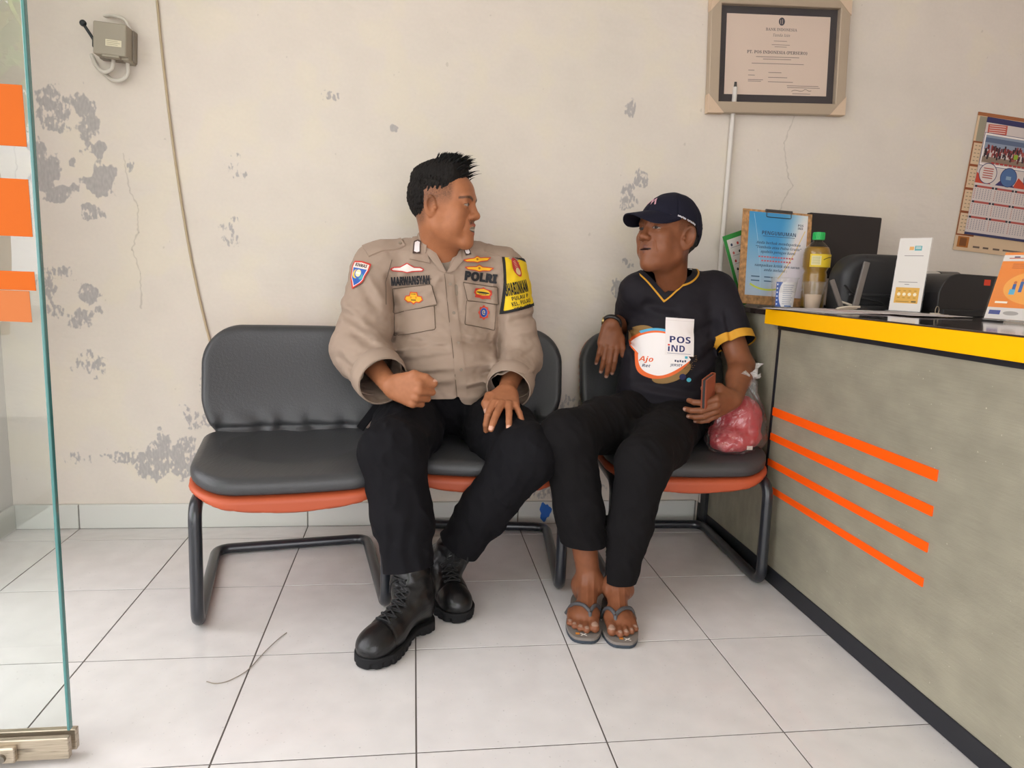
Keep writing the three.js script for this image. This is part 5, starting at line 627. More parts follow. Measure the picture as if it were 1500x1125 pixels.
  for (const [ft, lb] of [[fR, 'grey flip-flop sandal'], [fL, 'grey flip-flop sandal']]) {
    const m = ft.m, sh = new THREE.Shape(), N = 48; for (let i = 0; i <= N; i++) { const a = i / N * Math.PI * 2, z = 0.122 + 0.140 * -Math.cos(a), w = 0.040 + 0.013 * sst(0.08, 0.2, z) - 0.006 * Math.exp(-(((z - 0.1) / 0.04) ** 2)), x = Math.sign(Math.sin(a)) * Math.pow(Math.abs(Math.sin(a)), 0.55) * w; (i ? sh.lineTo : sh.moveTo).call(sh, x, z); }
    const lay = (d, y0) => { const g = new THREE.ExtrudeGeometry(sh, { depth: d, bevelEnabled: true, bevelThickness: 0.0012, bevelSize: 0.0012, bevelSegments: 2 }); g.rotateX(Math.PI / 2); g.scale(1, 1, 1); g.translate(0, y0 + d, 0); return g; };
    const put = (g) => { const P = g.attributes.position; for (let i = 0; i < P.count; i++) { P.setXYZ(i, ...ft.FP.out(P.getX(i), P.getY(i), P.getZ(i))); } g.computeVertexNormals(); return g; };
    const sd = part(man, 'sandal', put(lay(0.006, 0.0105)), grey, lb); part(sd, 'sole', put(lay(0.0075, 0.0025)), under, 'dark rubber underside');
    const on = (x, z, l = 0.004) => { const h = hit(ft.f, [x, 0.14, z], [0, -1, 0], 0.14); return [x, h == null ? 0.02 : Math.max(0.02, 0.14 - h + l), z]; };
    const toe = [-0.0145 * m, 0.016, 0.196], V0 = on(-0.0145 * m, 0.188), L = [0.25, 0.5, 0.75].map((t) => on(-0.0145 * m + (-0.046 * m + 0.0145 * m) * t, 0.188 - 0.058 * t)), Rr = [0.25, 0.5, 0.75].map((t) => on(-0.0145 * m + (0.05 * m + 0.0145 * m) * t, 0.188 - 0.058 * t));
    const strap = (pts) => { const g = tube(pts.map((p) => ft.FP.out(...p)), 0.0055, 30, 8); return g; };
    part(sd, 'strap', merge(strap([toe, [-0.0145 * m, 0.028, 0.196], V0]), strap([V0, ...L, [-0.047 * m, 0.017, 0.125]]), strap([V0, ...Rr, [0.05 * m, 0.017, 0.125]])), strapM, 'grey rubber toe strap');
    const logo = new THREE.PlaneGeometry(0.035, 0.02); logo.rotateX(-Math.PI / 2); logo.translate(0.008 * m, 0.0185, 0.245); part(sd, 'logo_print', put(logo), decal(canvasTex(128, 72, (x) => { x.fillStyle = '#d88a35'; x.fillRect(4, 8, 40, 40); x.strokeStyle = '#e6e2da'; x.lineWidth = 12; x.beginPath(); x.moveTo(50, 16); x.lineTo(116, 60); x.moveTo(112, 14); x.lineTo(56, 62); x.stroke(); })), 'worn printed mark');
  }
  // wristwatch on the hanging hand
  {
    const d = vnorm(vadd(wrR, elR, -1)), c = vadd(wrR, d, 0.0), q = new THREE.Quaternion().setFromUnitVectors(V(0, 0, 1), V(...vnorm([-0.35, -0.55, 0.75])));
    const b = new THREE.TorusGeometry(0.031, 0.0058, 10, 40); b.scale(1, 1, 1.5); b.applyQuaternion(q); b.translate(...c);
    const w = part(man, 'wristwatch', b, mat(lin(0.015, 0.013, 0.012), 0.4), 'dark wristwatch with a brass face'); const f = new THREE.CylinderGeometry(0.013, 0.014, 0.007, 24); f.rotateZ(Math.PI / 2); f.applyQuaternion(q); const off = V(-0.031, 0.006, 0).applyQuaternion(q); f.translate(c[0] + off.x, c[1] + off.y, c[2] + off.z); part(w, 'case', f, mat(lin(0.35, 0.25, 0.1), 0.3, { metalness: 0.8 }), 'brass watch case');
  }
  // ---- the wallet he holds and the bundle beside him
  const wal = thing('wallet', 'folded reddish-brown leather wallet in the hand of the man in the cap', 'wallet', [0.893, 0.632, 0.572]); wal.rotation.set(0.1, 0.75, 0.18);
  const wl = mat(lin(0.33, 0.075, 0.03), 0.5, { bumpMap: leather.bumpMap, bumpScale: 0.0008 }); part(wal, 'front_cover', rbox(-0.032, 0.032, -0.05, 0.05, 0.004, 0.0085, 0.002), wl); part(wal, 'back_cover', rbox(-0.032, 0.032, -0.05, 0.05, -0.0085, -0.004, 0.002), wl); part(wal, 'lining', rbox(-0.031, 0.028, -0.047, 0.047, -0.004, 0.004, 0.001), mat(lin(0.03, 0.03, 0.03), 0.7), 'dark inner lining'); const sp = new THREE.CylinderGeometry(0.0085, 0.0085, 0.1, 14, 1, false, Math.PI / 2 * -1 + Math.PI / 2, Math.PI); sp.translate(0.03, 0, 0); part(wal, 'spine', sp, wl);
}
// ---------------------------------------------------------------- things on the wall
const plainTube = (pts, r, seg = 40) => tube(pts, r, seg, 8);
{
  const t = thing('isolator_switch', 'grey box switch with a black lever high on the peeling wall', 'switch', [-0.995, 1.662, 0]); t.rotation.z = -0.05;
  const gm = mat(lin(0.33, 0.29, 0.225), 0.5), gd = mat(lin(0.25, 0.215, 0.17), 0.5), pv = mat(lin(0.66, 0.62, 0.55), 0.5);
  part(t, 'back_plate', rbox(-0.052, 0.056, -0.052, 0.048, 0.0, 0.03, 0.004), gd); part(t, 'cover', rbox(-0.05, 0.05, -0.05, 0.05, 0.03, 0.082, 0.005), gm, 'grey-brown cover'); part(t, 'cover_lip', merge(rbox(-0.022, 0.03, -0.056, -0.048, 0.055, 0.084, 0.002), rbox(0.03, 0.052, -0.056, -0.046, 0.0, 0.07, 0.002)), gm);
  part(t, 'rating_label', rbox(-0.012, 0.036, -0.022, -0.002, 0.0815, 0.0826, 0.0004), mat(0xffffff, 0.5, { map: canvasTex(128, 56, (x) => { x.fillStyle = '#d8cfb4'; x.fillRect(0, 0, 128, 56); x.fillStyle = '#9a917a'; for (let i = 0; i < 3; i++) x.fillRect(8, 10 + i * 15, 90 + (i % 2) * 18, 4); }) }), 'pale rating label');
  const lv = part(t, 'lever', merge(plainTube([[-0.05, -0.02, 0.05], [-0.062, 0.002, 0.052], [-0.086, 0.038, 0.056]], 0.0048, 16), rbox(-0.062, -0.048, -0.026, 0.004, 0.04, 0.06, 0.004)), mat(lin(0.02, 0.025, 0.028), 0.4), 'black lever'); const kb = new THREE.SphereGeometry(0.0105, 18, 12); kb.translate(-0.089, 0.043, 0.057); part(lv, 'knob', kb, mat(lin(0.015, 0.02, 0.024), 0.3));
  part(t, 'conduit', plainTube([[-0.006, -0.052, 0.035], [-0.01, -0.078, 0.034], [-0.034, -0.092, 0.03], [-0.062, -0.076, 0.02], [-0.088, -0.036, -0.004]], 0.0068), pv, 'white flexible conduit'); part(t, 'conduit', plainTube([[0.036, -0.05, 0.03], [0.036, -0.09, 0.03], [0.02, -0.108, 0.028], [-0.012, -0.112, 0.02], [-0.052, -0.088, -0.004]], 0.0068), pv, 'white flexible conduit');
  part(t, 'conduit', plainTube([[0.044, 0.046, 0.03], [0.026, 0.076, 0.032], [-0.008, 0.086, 0.026], [-0.05, 0.09, -0.004]], 0.0055), pv, 'white flexible conduit');
}
solo('wall_cable', 'thin tan cable hanging down the wall behind the empty chair', 'cable', plainTube([[-0.905, 3.0, 0.006], [-0.885, 2.3, 0.006], [-0.872, 1.82, 0.006], [-0.853, 1.537, 0.006], [-0.83, 1.29, 0.006], [-0.79, 0.977, 0.006], [-0.737, 0.70, 0.006], [-0.66, 0.4, 0.006], [-0.56, 0.14, 0.018], [-0.397, 0.105, 0.018], [-0.221, 0.138, 0.012], [0.1, 0.16, 0.008]], 0.0042, 120), mat(lin(0.50, 0.40, 0.26), 0.6));
{
  const t = thing('framed_certificate', 'framed certificate with dark mount and card corner guards above the counter', 'picture frame', [1.303, 1.806, 0.0]); t.rotation.z = 0.048;
  const W = 0.268, H = 0.205, fm = mat(lin(0.46, 0.37, 0.275), 0.45, { metalness: 0.2 });
  const sh = new THREE.Shape([[-W, -H], [W, -H], [W, H], [-W, H]].map((p) => new THREE.Vector2(...p))); sh.holes.push(new THREE.Path([[-W + 0.034, -H + 0.034], [-W + 0.034, H - 0.034], [W - 0.034, H - 0.034], [W - 0.034, -H + 0.034]].map((p) => new THREE.Vector2(...p))));
  const fg = new THREE.ExtrudeGeometry(sh, { depth: 0.024, bevelEnabled: true, bevelThickness: 0.004, bevelSize: 0.003, bevelSegments: 2 }); fg.translate(0, 0, 0.006); part(t, 'frame', fg, fm, 'silver-beige moulded frame');
  part(t, 'mount', box(-W + 0.03, W - 0.03, -H + 0.03, H - 0.03, 0.004, 0.012), mat(lin(0.035, 0.028, 0.032), 0.7), 'dark mount');
  const pg = new THREE.PlaneGeometry(2 * W - 0.068 - 0.062, 2 * H - 0.068 - 0.062); pg.translate(0, 0.002, 0.0135);
  part(t, 'certificate', pg, mat(0xffffff, 0.8, { map: canvasTex(1024, 720, (x) => { x.fillStyle = '#d8c4b4'; x.fillRect(0, 0, 1024, 720); x.textAlign = 'center'; x.fillStyle = '#3c3a42'; x.beginPath(); x.ellipse(540, 56, 30, 36, 0, 0, 7); x.fill(); x.strokeStyle = '#cbb8aa'; x.lineWidth = 5; x.beginPath(); x.moveTo(528, 40); x.lineTo(528, 76); x.moveTo(546, 36); x.lineTo(546, 78); x.stroke(); x.fillStyle = '#6a5f5c'; x.font = 'bold 34px serif'; x.fillText('BANK INDONESIA', 540, 140); x.font = 'italic 34px serif'; x.fillText('Tanda Izin', 540, 190); x.fillStyle = '#8b7d76'; x.fillRect(470, 228, 130, 5); x.fillRect(450, 262, 180, 5); x.fillRect(480, 280, 120, 5); x.fillStyle = '#4a4446'; x.font = 'bold 38px serif'; x.fillText('PT. POS INDONESIA (PERSERO)', 510, 346); x.fillStyle = '#8b7d76'; for (const [a, b, w] of [[300, 372, 430], [370, 392, 280], [260, 432, 520], [230, 496, 60], [230, 540, 66], [230, 580, 150], [230, 594, 130], [430, 512, 130], [430, 556, 190], [430, 596, 250], [620, 628, 320], [625, 644, 330], [680, 700, 180]]) x.fillRect(a, b, w, 6); x.strokeStyle = '#5a504e'; x.lineWidth = 4; x.beginPath(); x.moveTo(670, 680); x.bezierCurveTo(720, 650, 760, 700, 800, 664); x.bezierCurveTo(820, 650, 840, 690, 870, 670); x.stroke(); }) }), 'cream printed certificate');
  const gl = new THREE.PlaneGeometry(2 * W - 0.066, 2 * H - 0.066); gl.translate(0, 0, 0.022); part(t, 'glass', gl, new THREE.MeshPhysicalMaterial({ color: 0xffffff, roughness: 0.02, transmission: 1, thickness: 0, ior: 1.45 }), 'picture glass');
  const card = mat(lin(0.66, 0.50, 0.36), 0.8); for (const [sx, sy] of [[-1, -1], [1, -1], [1, 1], [-1, 1]]) { const s = new THREE.Shape([[W + 0.004, H + 0.004], [W - 0.058, H + 0.004], [W + 0.004, H - 0.062]].map(([a, b]) => new THREE.Vector2(a * sx, b * sy))), g = new THREE.ExtrudeGeometry(s, { depth: 0.031, bevelEnabled: false }); g.translate(0, 0, 0.005); part(t, 'corner_guard', g, card, 'folded card corner guard'); }
}
{ const t = thing('metal_pole', 'slim white metal pole standing against the wall below the framed certificate', 'pole', [1.148, 0, 0.0145]); const g = new THREE.CylinderGeometry(0.0088, 0.0098, 1.6, 18); g.translate(0, 0.885, 0); part(t, 'tube', g, mat(lin(0.66, 0.62, 0.57), 0.4)); const c = new THREE.CylinderGeometry(0.0045, 0.0062, 0.022, 14); c.translate(0, 1.692, 0); part(t, 'tip', c, mat(lin(0.03, 0.03, 0.03), 0.4), 'dark plastic tip'); const ft = new THREE.CylinderGeometry(0.0115, 0.0125, 0.084, 16); ft.translate(0, 0.0425, 0); part(t, 'foot', ft, mat(lin(0.03, 0.03, 0.03), 0.6), 'black rubber foot'); }
// two wall calendars, one hung over the other
{
  const months = (x, x0, y0, cw, ch, n, m, head) => { for (let r = 0; r < m; r++) for (let c = 0; c < n; c++) { const a = x0 + c * cw, b = y0 + r * ch; x.fillStyle = '#2c2a36'; x.fillRect(a, b, cw - 10, 18); x.fillStyle = head; x.fillRect(a + 22, b, cw - 54, 18); x.fillStyle = '#6d6a7c'; for (let i = 0; i < 6; i++) for (let j = 0; j < 7; j++) { x.fillStyle = j === 0 ? '#b0605c' : '#716d80'; x.fillRect(a + 4 + j * (cw - 12) / 7, b + 28 + i * (ch - 40) / 6, 7, 8); } } };
  const t1 = solo('wall_calendar', 'cream and brown wall calendar hanging behind the blue and red one', 'calendar', new THREE.BoxGeometry(0.52, 0.535, 0.002), mat(0xffffff, 0.7, { map: canvasTex(1024, 1050, (x) => { x.fillStyle = '#d9bd9c'; x.fillRect(0, 0, 1024, 1050); x.fillStyle = '#a4643c'; x.fillRect(0, 0, 1024, 26); x.fillStyle = '#9c9480'; x.fillRect(20, 30, 150, 190); x.fillStyle = '#b9a48c'; x.fillRect(300, 30, 700, 80); x.fillStyle = '#6d5a4e'; for (let i = 0; i < 6; i++) x.fillRect(330 + i * 40, 44, 26, 44); for (let i = 0; i < 4; i++) { x.strokeStyle = '#8c4a26'; x.lineWidth = 12; x.strokeRect(4, 222 + i * 178, 150, 172); x.fillStyle = '#8d7a68'; for (let k = 0; k < 5; k++) for (let j = 0; j < 3; j++) x.fillRect(26 + j * 30, 246 + i * 178 + k * 28, 16, 6); } x.fillStyle = '#b06a2c'; x.fillRect(26, 940, 100, 84); x.fillStyle = '#7c4a22'; x.fillRect(46, 950, 60, 64); x.fillStyle = '#6a5a50'; for (const [a, w] of [[170, 60], [260, 50], [350, 60], [440, 190], [660, 120], [800, 150]]) x.fillRect(a, 1004, w, 14); }) }));
  t1.position.set(2.408, 1.386, 0.004); t1.rotation.z = -0.062;
  const t2 = solo('wall_calendar', 'blue and red wall calendar with a group photo hung over the cream one', 'calendar', new THREE.BoxGeometry(0.46, 0.455, 0.002), mat(0xffffff, 0.6, { map: canvasTex(1024, 1012, (x) => { x.fillStyle = '#d4c8c4'; x.fillRect(0, 0, 1024, 1012); x.fillStyle = '#2f2f5e'; x.fillRect(0, 0, 1024, 46); x.fillStyle = '#c25a4c'; x.save(); x.translate(20, 60); x.rotate(-0.06); x.fillRect(0, 0, 190, 80); x.fillStyle = '#e6d6ce'; for (let i = 0; i < 4; i++) x.fillRect(14, 10 + i * 18, 160, 6); x.restore(); x.fillStyle = '#8c98ac'; x.fillRect(20, 150, 500, 120); x.fillStyle = '#5c6a86'; x.fillRect(20, 170, 500, 40); x.fillStyle = '#8c7868'; x.fillRect(20, 330, 500, 50); for (let i = 0; i < 120; i++) { x.fillStyle = ['#2a1c24', '#6a2228', '#8a3434', '#3a2a34', '#a04a42'][i % 5]; x.fillRect(30 + rnd() * 470, 212 + rnd() * 110, 16, 34); } x.fillStyle = '#8fae34'; x.fillRect(330, 280, 40, 40); x.fillStyle = '#b03c38'; for (let i = 0; i < 8; i++) x.fillRect(120 + i * 44, 370, 34, 16); x.strokeStyle = '#f0e8e4'; x.lineWidth = 14; x.strokeRect(14, 140, 512, 260); x.strokeStyle = '#2f2f5e'; x.lineWidth = 4; x.strokeRect(6, 132, 528, 276); x.fillStyle = '#dc5a24'; x.fillRect(440, 70, 300, 150); x.fillStyle = '#f4ece6'; x.font = 'italic bold 70px sans-serif'; x.fillText('Pos', 470, 136); x.fillText('Aja', 462, 204); x.fillStyle = '#2f2f5e'; x.fillRect(560, 250, 440, 150); const disc = (a, b, r, c) => { x.fillStyle = '#2f2f5e'; x.beginPath(); x.arc(a, b, r + 6, 0, 7); x.fill(); x.fillStyle = c; x.beginPath(); x.arc(a, b, r, 0, 7); x.fill(); }; x.fillStyle = '#c8452c'; x.beginPath(); x.moveTo(0, 560); x.lineTo(0, 470); x.lineTo(160, 560); x.moveTo(420, 470); x.lineTo(560, 560); x.lineTo(380, 560); x.fill(); x.fillStyle = '#3a3068'; x.beginPath(); x.moveTo(200, 560); x.lineTo(280, 480); x.lineTo(400, 560); x.fill(); disc(110, 470, 84, '#dcd0ca'); disc(320, 480, 78, '#4c6c9c'); disc(560, 470, 84, '#d4c8c4'); disc(800, 470, 84, '#c8b8b0'); x.fillStyle = '#b04a40'; for (let i = 0; i < 5; i++) x.fillRect(60, 424 + i * 20, 100, 8); x.fillStyle = '#20222a'; x.fillRect(515, 440, 90, 60); x.fillStyle = '#88a0b8'; x.fillRect(296, 470, 50, 30); months(x, 8, 580, 202, 134, 5, 3, '#b4554e'); x.fillStyle = '#34365e'; x.fillRect(0, 990, 1024, 22); }) }));
  t2.position.set(2.418, 1.408, 0.0075); t2.rotation.z = -0.075;
}
// ---------------------------------------------------------------- things on the counter
const LOW = 0.886;
{
  const t = thing('clipboard', 'wooden clipboard holding a blue notice, leaning at the end of the counter', 'clipboard', [1.268, LOW + 0.005, 0.215]); t.rotation.set(-0.13, 0, -0.035);
  part(t, 'board', rbox(-0.134, 0.134, 0.002, 0.342, -0.003, 0.001, 0.0015), mat(0xffffff, 0.7, { map: dataTex(256, 256, (u, v, i, j) => { const n = 0.62 + 0.14 * fbm(i * 0.09, j * 0.09, 2, 4); return [n * 1.12, n * 0.84, n * 0.55].map((q) => clamp(q, 0, 1)); }) }), 'chipboard back');
  const pg = new THREE.PlaneGeometry(0.226, 0.300); pg.translate(0.004, 0.184, 0.0018);
  part(t, 'notice', pg, mat(0xffffff, 0.6, { map: canvasTex(768, 1020, (x) => {
    for (let j = 0; j < 102; j++) for (let i = 0; i < 77; i++) { const u = i / 76, v = j / 101, w = sst(0.25, 0.0, Math.abs(u - 0.42 - 0.25 * v) - 0.3 + 0.6 * v), q = sst(0.55, 1.0, u + 0.25 * v), r = 62 + 120 * (1 - w) * v + 150 * q, g = 146 + 50 * (1 - w) * v + 70 * q, b = 196 + 16 * v + 20 * q; x.fillStyle = `rgb(${Math.min(225, r) | 0},${Math.min(218, g) | 0},${Math.min(228, b) | 0})`; x.fillRect(i * 10, j * 10, 10, 10); }
    x.strokeStyle = '#e0c070'; x.lineWidth = 10; x.beginPath(); x.moveTo(740, 190); x.bezierCurveTo(640, 420, 560, 620, 420, 800); x.stroke(); x.strokeStyle = '#a9cfe0'; x.lineWidth = 4; x.beginPath(); x.moveTo(60, 20); x.bezierCurveTo(150, 400, 190, 700, 200, 1000); x.stroke(); x.strokeStyle = '#c6d04a'; x.lineWidth = 22; x.beginPath(); x.moveTo(60, 880); x.bezierCurveTo(240, 990, 460, 940, 640, 840); x.stroke();
    x.textAlign = 'center'; x.fillStyle = '#2c3e58'; x.font = 'bold 62px sans-serif'; x.fillText('PENGUMUMAN', 400, 270); x.fillRect(190, 284, 420, 6); x.font = 'italic bold 42px serif'; x.fillText('Anda berhak mendapatkan', 400, 384); x.fillText('"Tombola atau Pulsa Gratis"', 400, 438); x.fillText('apabila petugas kami', 400, 492); x.fillStyle = '#c4606a'; for (const [y, n, a] of [[532, 13, 150], [580, 11, 190]]) for (let i = 0; i < n; i++) x.fillRect(a + i * 36, y, 25, 18); x.fillStyle = '#2c3e58'; x.fillText('sampaikan kritik dan saran', 400, 660); x.fillText('anda melalui :', 380, 714); x.fillStyle = '#44607c'; for (const [a, b] of [[70, 780], [240, 780], [70, 830], [240, 830]]) x.fillRect(a, b, 110, 14); x.textAlign = 'left'; x.fillStyle = '#3a3e50'; x.font = 'bold 40px sans-serif'; x.fillText('POS', 640, 140); x.fillText('iND', 640, 176);
  }) }), 'blue printed notice');
  part(t, 'clip', merge(bentTube([[-0.045, 0.345, 0.004], [-0.045, 0.318, 0.005], [0.05, 0.318, 0.005], [0.05, 0.345, 0.004]], 0.0013, 0.004, 6), rbox(-0.05, 0.055, 0.336, 0.346, 0.0, 0.006, 0.002)), mat(lin(0.1, 0.1, 0.1), 0.3, { metalness: 0.9 }), 'wire clip');
}
{
  const t = thing('leaflet', 'tilted green-edged leaflet with small pictures, half hidden behind the clipboard', 'leaflet', [1.282, LOW, 0.10]); t.rotation.z = 0.36;
  const g = new THREE.BoxGeometry(0.15, 0.27, 0.002); g.translate(0.0, 0.16, 0); part(t, 'sheet', g, mat(0xffffff, 0.6, { map: canvasTex(300, 540, (x) => { x.fillStyle = '#2f8f3c'; x.fillRect(0, 0, 300, 540); x.fillStyle = '#dedad6'; x.fillRect(24, 36, 252, 480); x.fillStyle = '#a8a4a6'; for (let i = 0; i < 7; i++) x.fillRect(40, 98 + i * 62, 220, 5); for (let i = 0; i < 7; i++) for (let j = 0; j < 5; j++) { x.fillStyle = ['#24304c', '#b8403c', '#3c4a80', '#c86a64', '#20242c'][(i * 3 + j) % 5]; x.beginPath(); x.ellipse(52 + j * 49, 80 + i * 62, 8, 11, 0, 0, 7); x.fill(); } }) })); part(t, 'rod', plainTube([[0, 0.004, -0.006], [0, 0.2, -0.004]], 0.004, 8), mat(lin(0.6, 0.58, 0.55), 0.5));
}
const clear = new THREE.MeshPhysicalMaterial({ color: lin(0.95, 0.945, 0.935), roughness: 0.06, transmission: 0.95, thickness: 0, ior: 1.4 });
function cup(name, label, x, z, r0, r1, h, print) {
  const t = thing(name, label, 'cup', [x, LOW, z], 0, 'plastic cups'); part(t, 'wall', lathe([[0.001, 0.003], [r0 - 0.002, 0.003], [r0, 0.001], [r1, h - 0.004], [r1 + 0.003, h - 0.002], [r1 + 0.003, h], [r1 - 0.001, h]], 36), clear);
  if (print) { const g = new THREE.CylinderGeometry(r1 - 0.004, r0 + 0.004, h * 0.78, 30, 1, true, -1.15, 1.9); g.translate(0, h * 0.46, 0); part(t, 'printed_label', g, mat(0xffffff, 0.6, { side: THREE.DoubleSide, map: canvasTex(300, 240, (q) => { q.fillStyle = '#dcd9d8'; q.fillRect(0, 0, 300, 240); q.fillStyle = '#33549c'; q.beginPath(); q.moveTo(0, 0); q.lineTo(90, 0); q.bezierCurveTo(30, 60, 30, 180, 90, 240); q.lineTo(0, 240); q.fill(); q.fillStyle = '#c9d4ea'; for (let i = 0; i < 6; i++) q.fillRect(10, 16 + i * 38, 20, 16); q.fillStyle = '#8c93a8'; for (let i = 0; i < 10; i++) q.fillRect(96, 26 + i * 20, 150 - (i % 3) * 14, 6); q.fillStyle = '#3d62a8'; q.fillRect(130, 224, 110, 12); }) }), 'blue and white printed label'); }
  else { const g = lathe([[0.001, 0.006], [r0 - 0.004, 0.006], [r0 + (r1 - r0) * 0.5 - 0.004, h * 0.55], [0.001, h * 0.55]], 30); part(t, 'contents', g, mat(lin(0.56, 0.42, 0.3), 0.8), 'pale tan contents'); }
}
cup('plastic_cup', 'clear plastic cup with a blue and white printed label in front of the clipboard', 1.250, 0.318, 0.033, 0.045, 0.108, true);
cup('plastic_cup', 'clear plastic cup with tan contents between the printed cup and the oil bottle', 1.338, 0.358, 0.026, 0.037, 0.098, false);
{
  const t = thing('oil_bottle', 'plastic bottle of golden oil with a bright green cap', 'bottle', [1.394, LOW, 0.262]);
  const prof = [[0.001, 0.002], [0.036, 0.002], [0.041, 0.008], [0.0415, 0.06], [0.039, 0.066], [0.0415, 0.072], [0.0415, 0.12], [0.038, 0.132], [0.046, 0.148], [0.0465, 0.195], [0.042, 0.212], [0.028, 0.23], [0.0165, 0.238], [0.016, 0.246]];
  part(t, 'wall', lathe(prof, 40), new THREE.MeshPhysicalMaterial({ color: lin(0.95, 0.93, 0.86), roughness: 0.04, transmission: 1, thickness: 0, ior: 1.4 }), 'clear plastic wall');
  part(t, 'oil', lathe([...prof.slice(0, 11).map(([r, y]) => [Math.max(0.001, r - 0.0025), y + 0.002]), [0.036, 0.219], [0.001, 0.219]], 36), new THREE.MeshPhysicalMaterial({ color: lin(0.30, 0.16, 0.012), roughness: 0.3, transmission: 0.04, thickness: 0 }), 'golden brown oil');
  const lg = new THREE.CylinderGeometry(0.0473, 0.0473, 0.045, 36, 1, true, -1.0, 2.3); lg.translate(0, 0.171, 0); part(t, 'label', lg, mat(0xffffff, 0.5, { side: THREE.DoubleSide, map: canvasTex(400, 170, (x) => { x.fillStyle = '#e0c02c'; x.fillRect(0, 0, 400, 170); x.fillStyle = '#ddd3a0'; x.fillRect(20, 24, 120, 120); x.fillStyle = '#9a8f50'; for (let i = 0; i < 7; i++) x.fillRect(30, 36 + i * 15, 96, 5); x.strokeStyle = '#22200e'; x.lineWidth = 9; x.beginPath(); x.moveTo(170, 76); x.bezierCurveTo(230, 30, 320, 36, 396, 44); x.stroke(); x.fillStyle = '#c8431c'; x.fillRect(330, 110, 30, 18); }) }), 'yellow label');
  const cp = new THREE.CylinderGeometry(0.0185, 0.0195, 0.026, 30); cp.translate(0, 0.257, 0); const ribs = []; for (let i = 0; i < 24; i++) { const a = i / 24 * 6.2832, b = new THREE.BoxGeometry(0.0014, 0.022, 0.0014); b.translate(0.0195 * Math.cos(a), 0.257, 0.0195 * Math.sin(a)); ribs.push(b); } part(t, 'cap', merge(cp, ribs), mat(lin(0.03, 0.48, 0.11), 0.4), 'bright green cap');
}
{
  const t = thing('monitor', 'black computer monitor seen behind the oil bottle', 'monitor', [1.56, LOW + 0.002, 0.13]); t.rotation.z = -0.02; const bk = mat(lin(0.016, 0.011, 0.012), 0.5);
  part(t, 'screen_housing', rbox(-0.145, 0.145, 0.11, 0.345, -0.014, 0.014, 0.005), bk); part(t, 'panel', rbox(-0.138, 0.138, 0.12, 0.338, 0.0138, 0.0146, 0.0004), mat(lin(0.012, 0.009, 0.0095), 0.35)); part(t, 'neck', rbox(-0.02, 0.02, 0.008, 0.13, -0.022, -0.012, 0.003), bk); part(t, 'base', rbox(-0.09, 0.09, 0.0, 0.01, -0.06, 0.05, 0.004), bk);
}
{
  const t = thing('covered_printer', 'large rounded black machine with a curved hood between monitor and payment card', 'printer', [1.556, LOW + 0.002, 0.362]); const bk = mat(lin(0.020, 0.020, 0.022), 0.5), bk2 = mat(lin(0.03, 0.03, 0.032), 0.35);
  const hood = (x, y, z) => slab(smax(rrect(x, y - 0.06, 0.148, 0.135, 0.09), -y + 0.002, 0.004), Math.abs(z) - 0.055, 0.028);
  part(t, 'hood', surface(hood, [-0.17, -0.01, -0.1], [0.17, 0.21, 0.1], 0.006), bk, 'curved black hood'); part(t, 'paper_slot', rbox(-0.125, 0.135, 0.052, 0.062, 0.046, 0.059, 0.003), bk2); part(t, 'front_ledge', rbox(-0.12, 0.13, 0.0, 0.022, 0.04, 0.072, 0.006), bk2);
}
{
  const t = thing('folding_stand', 'pair of grey metal struts standing in front of the rounded black machine', 'stand', [1.43, LOW, 0.452]); const gm = mat(lin(0.19, 0.17, 0.155), 0.4, { metalness: 0.4 });
  const bar = (a, b, w) => { const A = V(...a), B = V(...b), L = A.distanceTo(B), g = new RoundedBoxGeometry(w, L, 0.008, 2, 0.002); g.applyQuaternion(new THREE.Quaternion().setFromUnitVectors(V(0, 1, 0), B.clone().sub(A).normalize())); const m = A.add(B).multiplyScalar(0.5); g.translate(m.x, m.y, m.z); return g; };
  part(t, 'strut', bar([-0.045, 0.018, 0], [-0.085, 0.105, -0.004], 0.016), gm); part(t, 'strut', bar([0.002, 0.012, 0.004], [0.034, 0.168, -0.006], 0.021), gm); part(t, 'foot', rbox(-0.02, 0.045, 0.0, 0.02, -0.014, 0.014, 0.004), mat(lin(0.015, 0.015, 0.015), 0.5), 'black plastic foot'); part(t, 'foot', rbox(-0.066, -0.026, 0.0, 0.02, -0.012, 0.012, 0.004), mat(lin(0.015, 0.015, 0.015), 0.5), 'black plastic foot');
}
const wire = (name, label, pts, r, c) => solo(name, label, 'cable', plainTube(pts, r, 60), mat(c, 0.6));
wire('usb_cable', 'cream cable curling on the counter beside the oil bottle', [[1.40, 0.925, 0.40], [1.415, 0.917, 0.42], [1.438, 0.905, 0.455], [1.40, 0.9, 0.49], [1.34, 0.898, 0.50], [1.36, 0.905, 0.51], [1.42, 0.907, 0.50]], 0.0038, lin(0.55, 0.48, 0.38));
wire('power_cable', 'black cable looping across the rounded black machine', [[1.40, 0.975, 0.437], [1.44, 0.945, 0.438], [1.49, 0.93, 0.442], [1.53, 0.922, 0.445], [1.56, 0.905, 0.45]], 0.0036, lin(0.012, 0.012, 0.012));
